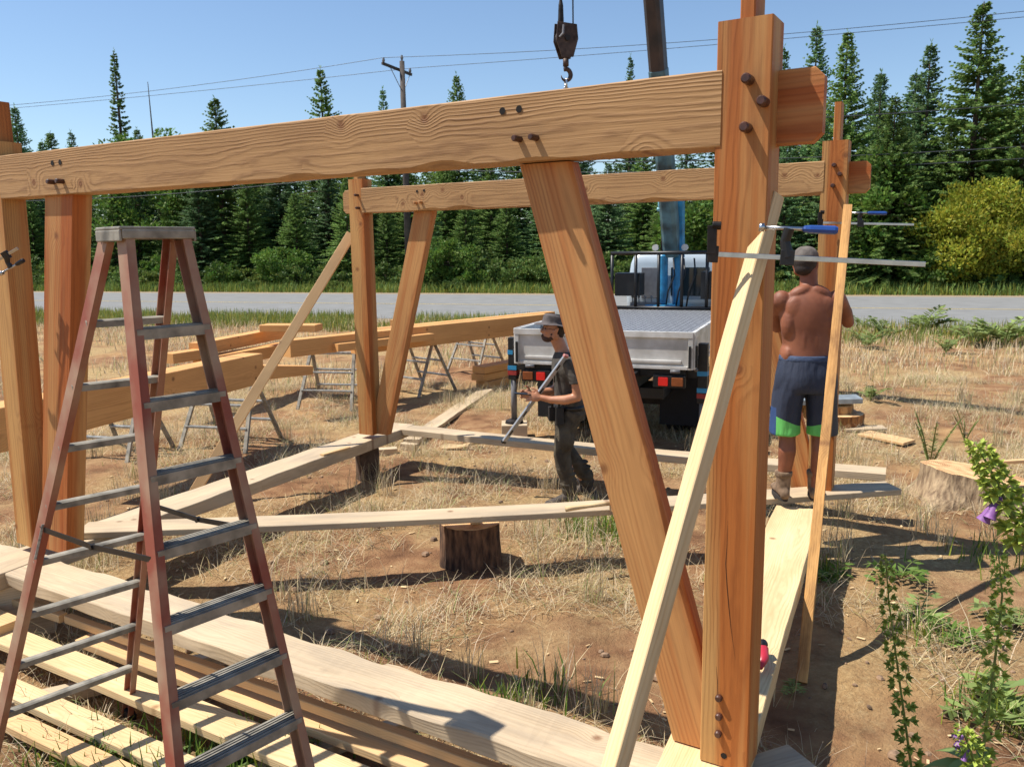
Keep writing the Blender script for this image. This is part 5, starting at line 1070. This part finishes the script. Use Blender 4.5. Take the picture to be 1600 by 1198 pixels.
def hand(m, wrist, fwd, side, curl=.6, L=.18, thumb=1, spread=.12):
    """palm plus five bent fingers; fwd = direction of the fingers, side = across the palm towards the thumb"""
    f = Vector(fwd).normalized(); s_ = Vector(side); s_ = (s_-f*s_.dot(f)).normalized(); nrm = f.cross(s_)*thumb; w_ = Vector(wrist)
    palm = w_+f*L*.28
    M = Matrix((( s_.x, f.x, nrm.x), (s_.y, f.y, nrm.y), (s_.z, f.z, nrm.z)))
    m.sphere(palm, (.040, .052, .016), 14, 10, M); m.sphere(w_+f*.02, (.027, .035, .019), 12, 8, M)
    for k, (off, ln) in enumerate(((.030, .070), (.010, .078), (-.010, .073), (-.029, .058))):
        p = w_+f*L*.46+s_*off; d = (f+s_*(.5-k/3)*spread*1.4).normalized(); pts = [p-f*.02, p]; a_ = 0
        for q, fr in enumerate((.45, .3, .25)): a_ += curl*(.5+.35*q); dd = d*math.cos(a_)-nrm*math.sin(a_); p = p+dd*ln*fr; pts.append(p)
        m.tube(pts, [.0088, .0088, .0082, .0076, .0064], 9); m.sphere(pts[-1], .0064, 8, 6)
    p = w_+f*.03+s_*.03; d = (f*.55+s_*.8-nrm*.25*curl).normalized(); p1 = p+d*.035; p2 = p1+(d*.7+f*.6-nrm*.4*curl).normalized()*.028; p3 = p2+(f*.9-nrm*.5*curl).normalized()*.022
    m.tube([p-d*.01, p, p1, p2, p3], [.012, .0115, .0105, .0092, .0075], 9); m.sphere(p3, .0075, 8, 6)
def head(m, c, yaw=0, pitch=0, s_=1.0):
    """face looks along local +Y before yaw (about z) and pitch"""
    M = Matrix.Rotation(yaw, 3, 'Z') @ Matrix.Rotation(-pitch, 3, 'X'); c = Vector(c)
    def at(x, y, z): return c+M @ Vector((x*s_, y*s_, z*s_))
    def sp(x, y, z, r): m.sphere(at(x, y, z), tuple(a*s_ for a in r), 18, 12, M)
    sp(0, -.012, .030, (.076, .096, .082)); sp(0, .012, -.01, (.068, .078, .085)); sp(0, .034, -.055, (.050, .055, .050)); sp(0, .066, -.088, (.024, .020, .020))
    sp(0, .078, .022, (.052, .018, .012)); sp(0, .092, -.018, (.013, .022, .024)); sp(0, .104, -.026, (.014, .012, .010)); sp(0, .084, -.052, (.022, .010, .006)); sp(0, .082, -.061, (.020, .010, .006))
    for sx in (-1, 1):
        sp(sx*.034, .066, -.018, (.022, .02, .02)); sp(sx*.078, -.002, -.008, (.010, .019, .031)); sp(sx*.082, -.010, .012, (.008, .014, .014)); sp(sx*.054, .0, -.05, (.022, .045, .03))
    return at, M
def eyes(at, parent, M0, M):
    for sx in (-1, 1):
        m = MB(); m.sphere(at(sx*.030, .079, .006), (.012, .008, .006), 10, 8, M); m.build('eye', M_HOLE, parent, smooth=True, M=M0)
def boot(x, y, z, yaw, t, M0, mat, solem, toe_up=0, hgt=.20, lean=(0, 0)):
    Ry = Matrix.Rotation(yaw, 3, 'Z'); c = Vector((x, y, z)); T = lambda a, b, d: c+Ry @ Vector((a, b, d))
    m = MB(); m.tube([T(lean[0], lean[1]-.005, hgt), T(lean[0]*.6, lean[1]*.6-.005, hgt*.75), T(0, -.005, .10), T(0, -.01, .05)], [(.058, .062), (.052, .056), (.05, .058), (.045, .058)], 18, up=(0, 1, 0))
    pts = [(-.07, .032, .034), (-.04, .04, .045), (.0, .043, .058), (.06, .042, .05), (.12, .046, .036), (.17, .046, .03), (.205, .034, .024)]
    m.tube([T(0, p[0], p[2]+.018) for p in pts], [(p[1], p[2]) for p in pts], 18, up=(0, 0, 1)); m.sphere(T(0, .19, .04), (.038, .034, .026), 12, 8, Ry); m.sphere(T(0, -.06, .05), (.036, .034, .04), 12, 8, Ry)
    m.tube([T(lean[0], lean[1]-.005, hgt-.02), T(lean[0], lean[1]-.005, hgt+.01)], [(.063, .067), (.062, .066)], 18, up=(0, 1, 0))
    b = fleshed('boot', m, mat, t, vox=.008, smooth=2, M=M0); m = MB(); prof = []
    for k in range(20):
        a_ = 2*math.pi*k/20; yy = .065+.145*math.sin(a_); ww = (.046 if yy > .05 else .040)*math.cos(a_); prof.append((ww*1.08, yy))
    lo = [T(p[0], p[1], 0) for p in prof]; hi = [T(p[0], p[1], .024) for p in prof]; m.add(lo+hi, [tuple(range(19, -1, -1)), tuple(range(20, 40))]+[(i, (i+1) % 20, 20+(i+1) % 20, 20+i) for i in range(20)]); m.build('sole', solem, b, M=M0)
    m = MB()
    for k in range(4): zz = .085+.028*k; m.tube([T(-.03, .052-.008*k, zz), T(.03, .052-.008*k, zz+.01)], .0028, 5)
    m.build('laces', M_BLACK, b, M=M0)
BOOTM = plain('worn_leather', '7d6650', .85, var=.3, scale=18, bump=.4, col2='54412f'); SOLEM = plain('boot_sole', '2c2622', .9); BOOTD = plain('dark_leather', '4a4038', .8, var=.3, scale=18, bump=.4)
# ---------------- shirtless man, seen from behind
M2 = Matrix.Translation((1.975, 5.50, Z0+.045)) @ Matrix.Rotation(-.12, 4, 'Z') @ Matrix.Scale(.955, 4); P2_ = thing('person', 'shirtless tanned man in grey cap, navy and green shorts and boots, seen from behind', 'person', (0, 0, 0)); P2_.matrix_basis = M2; WORLDM[P2_] = M2.copy()
m = MB()
loft(m, dens([(0, .0, .86, .165, .118), (0, 0, .93, .178, .130), (0, 0, 1.02, .172, .128), (0, 0, 1.10, .166, .120), (0, .0, 1.20, .176, .116), (0, .0, 1.30, .192, .118), (0, .005, 1.39, .200, .115), (0, .01, 1.45, .178, .098), (0, .015, 1.49, .125, .075), (0, .02, 1.515, .08, .062)]), 44)
limb(m, [(0, .01, 1.46), (0, .03, 1.56), (.0, .045, 1.63)], [.068, .060, .060])
for sx in (-1, 1):
    m.sphere((sx*.085, -.066, 1.36), (.078, .036, .10), M=Matrix.Rotation(sx*.3, 3, 'Y')); m.sphere((sx*.07, -.02, 1.485), (.085, .05, .045), M=Matrix.Rotation(sx*.45, 3, 'Y'))
    m.sphere((sx*.040, -.084, 1.14), (.036, .034, .19)); m.sphere((sx*.135, -.035, 1.27), (.055, .065, .12)); m.sphere((sx*.135, -.0, 1.05), (.048, .095, .09)); m.sphere((sx*.09, .08, 1.36), (.09, .05, .07))
    m.sphere((sx*.185, .0, 1.425), (.068, .064, .075)); m.sphere((sx*.085, -.055, .90), (.085, .085, .095))
# legs
for sx, kx, ax in ((-1, -.105, -.125), (1, .115, .105)):
    limb(m, [(sx*.085, 0, .88), (sx*.10, .01, .70), (kx, .015, .52), (kx, .01, .46)], [.098, .085, .062, .058], 18)
    limb(m, [(kx, .01, .46), (kx+sx*.004, -.018, .36), (kx*.5+ax*.5, -.012, .26), (ax, 0, .14), (ax, .0, .06)], [.056, .062, .052, .040, .042], 18); m.sphere((kx, -.03, .35), (.045, .04, .075))
# arms: right elbow out, hands up at the post
limb(m, [(.20, .0, 1.42), (.26, .08, 1.34), (.315, .17, 1.26)], [.058, .052, .043]); limb(m, [(.315, .17, 1.26), (.31, .22, 1.33), (.25, .31, 1.48), (.225, .355, 1.55)], [.043, .045, .033, .027])
limb(m, [(-.20, .0, 1.42), (-.205, .12, 1.33), (-.16, .24, 1.22)], [.058, .052, .043]); limb(m, [(-.16, .24, 1.22), (-.11, .29, 1.25), (.03, .38, 1.34), (.07, .40, 1.37)], [.043, .045, .033, .027])
hand(m, (.222, .36, 1.555), (-.12, .15, 1), (-1, -.1, -.1), curl=.75, thumb=1); hand(m, (.07, .40, 1.37), (.3, .1, 1), (1, .3, -.2), curl=.75, thumb=-1)
at, MH = head(m, (-.02, .055, 1.675), yaw=-.45, pitch=.12)
fleshed('body', m, SK2, P2_, vox=.0068, smooth=7, M=M2); eyes(at, P2_, M2, MH)
m = MB(); m.sphere(at(0, -.022, .012), (.081, .092, .082), 18, 12, MH); m.sphere(at(0, -.055, -.035), (.062, .05, .05), 18, 12, MH); fleshed('hair', m, HAIR, P2_, vox=.008, M=M2)
CAPM = cloth_mat('cap_grey', '77706a', '5a5450', folds=.2, fs=14)
m = MB(); vs = []; n = 32
for j in range(9):
    ph = math.pi/2*j/8
    for i in range(n): th = 2*math.pi*i/n; vs.append(at(.086*math.cos(th)*math.cos(ph)**.75, -.008+.108*math.sin(th)*math.cos(ph)**.75, .038+.085*math.sin(ph)))
m.add(vs, [(j*n+i, j*n+(i+1) % n, (j+1)*n+(i+1) % n, (j+1)*n+i) for j in range(8) for i in range(n)])
br_ = []
for i in range(13):
    th = math.pi*(i/12); x_ = .076*math.cos(th); br_ += [at(x_, .07+.03*math.sin(th)-.02, .045), at(x_*.98, .075+.10*math.sin(th)-.02, .034-.012*math.sin(th)**2)]
m.add(br_, [(2*i, 2*i+2, 2*i+3, 2*i+1) for i in range(12)]); cap = m.build('cap', CAPM, P2_, smooth=True, M=M2); sf = cap.modifiers.new('s', 'SOLIDIFY'); sf.thickness = .003
m = MB(); m.tube([at(.0872*math.cos(t_), -.008+.1095*math.sin(t_), .043) for t_ in [2*math.pi*i/28 for i in range(29)]], .004, 6); m.build('cap_band', M_BLACK, cap, smooth=True, M=M2)
def shorts_mat():
    m, n, l, b = newmat('sport_shorts'); tc = n.new('ShaderNodeTexCoord'); sp = n.new('ShaderNodeSeparateXYZ'); l.new(tc.outputs['Object'], sp.inputs[0])
    def Mth(op, a, c=None, d=None):
        x = n.new('ShaderNodeMath'); x.operation = op
        for i, v in enumerate((a, c, d)):
            if v is None: continue
            if isinstance(v, (int, float)): x.inputs[i].default_value = v
            else: l.new(v, x.inputs[i])
        return x.outputs[0]
    X, Z = sp.outputs[0], sp.outputs[2]
    ab = Mth('ABSOLUTE', Mth('SUBTRACT', X, 0.0)); lim = Mth('MULTIPLY_ADD', ab, .42, .535)     # green hem, higher towards the outside
    g = Mth('MULTIPLY', Mth('LESS_THAN', Z, lim), Mth('LESS_THAN', X, .155))
    navy = n.new('ShaderNodeValToRGB'); q = n.new('ShaderNodeTexNoise'); q.inputs['Scale'].default_value = 6; l.new(tc.outputs['Object'], q.inputs['Vector']); l.new(q.outputs['Fac'], navy.inputs[0]); navy.color_ramp.elements[0].color = srgb('1b2233'); navy.color_ramp.elements[1].color = srgb('2a3347')
    side = Mth('GREATER_THAN', X, .16); m1 = n.new('ShaderNodeMix'); m1.data_type = 'RGBA'; l.new(side, m1.inputs[0]); l.new(navy.outputs[0], m1.inputs[6]); m1.inputs[7].default_value = srgb('3a3b3f')
    m2 = n.new('ShaderNodeMix'); m2.data_type = 'RGBA'; l.new(g, m2.inputs[0]); l.new(m1.outputs[2], m2.inputs[6]); m2.inputs[7].default_value = srgb('62b85c')
    st = Mth('MULTIPLY', Mth('LESS_THAN', X, -.205), Mth('LESS_THAN', Z, .68)); m3 = n.new('ShaderNodeMix'); m3.data_type = 'RGBA'; l.new(st, m3.inputs[0]); l.new(m2.outputs[2], m3.inputs[6]); m3.inputs[7].default_value = srgb('26406c')
    l.new(m3.outputs[2], b.inputs['Base Color']); b.inputs['Roughness'].default_value = .75; q2 = n.new('ShaderNodeTexNoise'); mp = n.new('ShaderNodeMapping'); mp.inputs['Scale'].default_value = (1, 1, .28); l.new(tc.outputs['Object'], mp.inputs[0]); l.new(mp.outputs[0], q2.inputs['Vector']); q2.inputs['Scale'].default_value = 17
    bp = n.new('ShaderNodeBump'); bp.inputs['Distance'].default_value = .03; bp.inputs['Strength'].default_value = .6; l.new(q2.outputs['Fac'], bp.inputs['Height']); l.new(bp.outputs[0], b.inputs['Normal']); return m
m = MB()
loft(m, dens([(0, 0, 1.045, .178, .134), (0, 0, 1.03, .182, .137), (0, -.003, .97, .196, .148), (0, -.006, .90, .21, .158), (0, -.004, .83, .216, .158), (0, 0, .79, .214, .145)]), 90, lambda k, th: .010*math.sin(26*th+2*math.sin(3*th))*(1-k)**1.2+.012*math.sin(7*th+4*k))
for sx in (-1, 1): loft(m, dens([(sx*.10, 0, .86, .105, .135), (sx*.112, .002, .76, .108, .135), (sx*.120, .004, .66, .104, .128), (sx*.126, .006, .56, .104, .124), (sx*.128, .006, .49, .105, .124), (sx*.128, .006, .482, .099, .118)]), 56, lambda k, th: .03*math.sin(5*th+sx+3*k)*(.3+k)+.012*math.sin(11*th+5*k))
so_ = fleshed('shorts', m, shorts_mat(), P2_, vox=.0075, smooth=2, M=M2)
m = MB(); loft(m, [(0, 0, 1.012, .1845, .1395), (0, 0, 1.02, .187, .142), (0, 0, 1.046, .184, .139), (0, 0, 1.052, .178, .134)], 90, lambda k, th: .008*math.sin(40*th)); m.build('waistband', cloth_mat('navy_band', '4a566e', '39445c'), so_, smooth=True, M=M2)
boot(-.125, .0, .0, .06, P2_, M2, BOOTM, SOLEM); boot(.105, .03, .0, -.25, P2_, M2, BOOTM, SOLEM)
# ---------------- man in hat, facing left
M1 = Matrix.Translation((.47, 7.05, -.03)) @ Matrix.Rotation(math.pi/2+.12, 4, 'Z'); P1_ = thing('person', 'man in grey hat, glasses, dark t-shirt and work trousers, facing left, hand held out', 'person', (0, 0, 0)); P1_.matrix_basis = M1; WORLDM[P1_] = M1.copy()
m = MB()
loft(m, dens([(0, -.03, .80, .14, .11), (0, -.03, .88, .155, .118), (0, -.02, 1.0, .142, .105), (0, -.01, 1.12, .158, .108), (0, 0, 1.22, .172, .112), (0, .01, 1.29, .16, .098), (0, .02, 1.33, .11, .072), (0, .03, 1.355, .07, .06)]), 40)
limb(m, [(0, .02, 1.31), (0, .055, 1.39), (0, .085, 1.46)], [.062, .056, .056])
for sx in (-1, 1): m.sphere((sx*.17, .0, 1.265), (.06, .06, .06))
LA = [(-.19, 0, 1.26), (-.225, -.04, 1.12), (-.23, -.05, .99)]; limb(m, LA, [.052, .046, .040]); limb(m, [LA[-1], (-.215, .05, .965), (-.18, .17, .965), (-.15, .24, .98)], [.040, .041, .031, .026])
RA = [(.19, 0, 1.26), (.22, .02, 1.12), (.21, .05, .99)]; limb(m, RA, [.052, .046, .040]); limb(m, [RA[-1], (.17, .13, .97), (.08, .25, .98), (.05, .29, .985)], [.040, .041, .031, .026])
hand(m, (-.15, .242, .98), (.05, 1, .12), (.2, .0, 1), curl=.22, thumb=-1, spread=.3); hand(m, (.05, .292, .985), (-.4, 1, .05), (-.1, 0, 1), curl=.55, thumb=1)
for kx, ky, ax, ay in ((-.10, .06, -.105, .0), (.11, -.01, .12, -.20)):
    limb(m, [(kx*.85, -.03, .82), (kx, ky*.6, .64), (kx, ky, .46)], [.09, .075, .055]); limb(m, [(kx, ky, .46), (kx, (ky+ay)/2-.02, .32), (ax, ay, .12), (ax, ay, .06)], [.055, .055, .038, .04])
at, MH = head(m, (0, .11, 1.535), yaw=.05, pitch=-.16)
fleshed('body', m, SK1, P1_, vox=.0068, smooth=3, M=M1); eyes(at, P1_, M1, MH)
m = MB(); m.sphere(at(0, -.025, .02), (.080, .088, .078), 18, 12, MH); m.sphere(at(0, -.05, -.03), (.06, .045, .045), 18, 12, MH); fleshed('hair', m, HAIR, P1_, vox=.008, M=M1)
m = MB(); m.sphere(at(0, .045, -.078), (.050, .048, .034), 16, 10, MH); m.sphere(at(0, .088, -.062), (.026, .012, .020), 12, 8, MH)
for sx in (-1, 1): m.sphere(at(sx*.055, .015, -.05), (.018, .028, .036), 12, 8, MH)
fleshed('beard', m, plain('beard', '4a3226', .9, var=.4, scale=150), P1_, vox=.006, M=M1)
m = MB()
for sx in (-1, 1): m.tube([at(sx*.032+.021*math.cos(t_), .103, .006+.017*math.sin(t_)) for t_ in [2*math.pi*i/16 for i in range(17)]], .0022, 5); m.tube([at(sx*.053, .102, .008), at(sx*.078, .06, .010), at(sx*.084, -.005, .006)], .002, 5)
m.build('glasses', M_BLACK, P1_, smooth=True, M=M1)
HATM = cloth_mat('hat_grey', '625b5a', '443f3f', folds=.2, fs=14)
m = MB(); vs = []; n = 36
prof = [(.145, .040), (.135, .043), (.108, .050), (.092, .056), (.090, .075), (.086, .11), (.078, .128), (.05, .134), (.0, .136)]
for r_, z in prof:
    for i in range(n): th = 2*math.pi*i/n; yy = r_*math.sin(th)*1.16; vs.append(at(r_*math.cos(th), yy+.004, z-(.012*abs(math.sin(th)) if r_ > .1 else 0)+.010*(abs(math.cos(th)) if r_ > .1 else 0)))
m.add(vs, [(j*n+i, j*n+(i+1) % n, (j+1)*n+(i+1) % n, (j+1)*n+i) for j in range(len(prof)-1) for i in range(n)]); hat = m.build('hat', HATM, P1_, smooth=True, M=M1); sf = hat.modifiers.new('s', 'SOLIDIFY'); sf.thickness = .003
SHM = cloth_mat('dark_tshirt', '57524b', '3f3b36', folds=.7, fs=8); m = MB()
loft(m, dens([(0, -.03, .80, .176, .136), (0, -.028, .88, .174, .134), (0, -.02, .98, .162, .124), (0, -.01, 1.10, .176, .124), (0, 0, 1.20, .188, .126), (0, .01, 1.285, .172, .110), (0, .02, 1.335, .118, .082), (0, .028, 1.35, .085, .072)]), 50, lambda k, th: .018*math.sin(6*th+7*k)*(1-k)+.01*math.sin(11*th-5*k)*(1-k))
for A_ in (LA, RA): a_, b_, c_ = [Vector(v) for v in A_]; m.sphere(a_, .068, 16, 10); m.tube([a_, a_.lerp(b_, .6), b_, b_.lerp(c_, .12)], [.068, .064, .062, .064], 18)
fleshed('t_shirt', m, SHM, P1_, vox=.008, smooth=2, M=M1)
TRM = cloth_mat('work_trousers', '5c5446', '423c33', folds=.9, fs=10); m = MB()
loft(m, dens([(0, -.03, .90, .158, .122), (0, -.03, .84, .165, .128), (0, -.03, .76, .17, .132)]), 44)
for kx, ky, ax, ay in ((-.10, .06, -.105, .0), (.11, -.01, .12, -.20)):
    m.tube([(kx*.85, -.03, .84), (kx, ky*.5, .68), (kx, ky, .47), (kx, (ky+ay)/2+.01, .34), (ax, ay-.005, .20), (ax, ay, .12)], [.102, .092, .074, .072, .066, .062], 22)
    for q in range(5): zz = .16+.045*q; m.sphere((ax*.8+kx*.2, ay+.01*math.sin(q*2)+(ky-ay)*.25*(q/5), zz), (.068+.006*(q % 2), .07, .017))
    m.sphere((kx+(-.075 if kx < 0 else .075), ky*.7-.01, .60), (.028, .07, .085)); m.sphere((kx, ky+.045, .47), (.05, .03, .05))
tr_ = fleshed('trousers', m, TRM, P1_, vox=.0085, smooth=2, M=M1)
m = MB(); loft(m, [(0, -.03, .855, .180, .140), (0, -.03, .895, .180, .140)], 44); m.build('belt', M_BLACK, tr_, smooth=True, M=M1)
for x_, y_, s_ in ((-.15, .09, 1.0), (-.05, .135, .8)):
    m = MB(); m.box((x_, y_, .82), (.09*s_, .06, .15*s_)); m.tube([(x_-.02, y_, .86), (x_-.025, y_+.01, .96)], .012, 8); m.build('tool_pouch', plain('pouch_black', '1d1b1a', .7, var=.3), tr_, M=M1, bevel=.012)
m = MB(); m.tube([(-.10, .125, 1.10), (-.105, .118, 1.24), (-.10, .04, 1.345), (-.09, -.07, 1.30), (-.05, -.135, 1.15)], .014, 8, sy=.4); m.build('shoulder_strap', M_BLACK, P1_, smooth=True, M=M1)
boot(-.105, .0, .0, .1, P1_, M1, BOOTD, SOLEM, hgt=.17); boot(.12, -.20, .0, -.2, P1_, M1, BOOTD, SOLEM, hgt=.17)
hp = M1 @ Vector((-.12, .40, 1.015)); m = MB(); m.box((0, 0, 0), (.14, .07, .009)); o = m.build('phone', M_BLACK, None, M=Matrix.Translation(hp) @ Matrix.Rotation(.1, 4, 'Z') @ Matrix.Rotation(.1, 4, 'Y'), bevel=.004); tag(o, 'dark phone lying in the open hand of the man in the hat', 'phone')
# spirit level leaning from the far plank to his chest
la, lbp = dp(787, 690, 7.35), dp(884, 556, 6.86); lv = thing('spirit_level', 'long grey spirit level leaning from the far plank to the hat-wearing man', 'spirit level', la)
m = MB(); m.bar(la, lbp, .022, .038, up=(-.5, -.6, .6)); bo = m.build('bar', plain('level_alu', 'a3a7ad', .4, .3, var=.1), lv, bevel=.003); dl = (lbp-la).normalized(); ML = frame(la, lbp, (-.5, -.6, .6))
zz_ = Vector((ML[0][2], ML[1][2], ML[2][2])); yv = Vector((ML[0][1], ML[1][1], ML[2][1])); yv = yv if yv.y < 0 else -yv
for k in (.12, .35, .62, .88):
    p = la.lerp(lbp, k); m = MB(); m.bar(p-dl*.03+yv*.0115, p+dl*.03+yv*.0115, .003, .014, up=zz_); m.build('vial_window', M_BLACK, lv)
for k in (0, 1): p = la.lerp(lbp, k); m = MB(); m.bar(p-dl*.012, p+dl*.012, .028, .044, up=zz_); m.build('end_cap', M_BLACK if not k else plain('pink_cap', 'c08078', .6), lv, bevel=.004)
# tool held by the shirtless man at the post
hp = M2 @ Vector((.205, .40, 1.62)); th_ = thing('hand_tool', 'dark-handled clamp screw gripped in the right hand of the shirtless man', 'tool', hp)
m = MB(); m.tube([hp+Vector((-.02, 0, -.07)), hp+Vector((-.01, 0, 0)), hp+Vector((.0, .0, .07))], [.013, .016, .012], 10); m.build('handle', M_GREY, th_, smooth=True); m = MB(); m.tube([hp+Vector((0, 0, .07)), hp+Vector((.01, 0, .12))], .006, 8); m.build('shaft', M_STEEL, th_)

# labels that are still shared inside a group: tell the members apart by size and side
by = {}
for o in sc.objects:
    if o.parent is None and 'label' in o and o.get('group') in ('dark conifers of the wood beyond the road', 'undergrowth shrubs beyond the road'): by.setdefault(o['label'], []).append(o)
for lab, os_ in by.items():
    if len(os_) == 2:
        os_.sort(key=lambda o: o.matrix_basis.translation.x/o.matrix_basis.translation.y); os_[0]['label'] = lab+', left one'; os_[1]['label'] = lab+', right one'
    elif len(os_) == 3:
        os_.sort(key=lambda o: o.matrix_basis.translation.x/o.matrix_basis.translation.y)
        for o, q in zip(os_, ('left', 'middle', 'right')): o['label'] = lab+', '+q+' one'
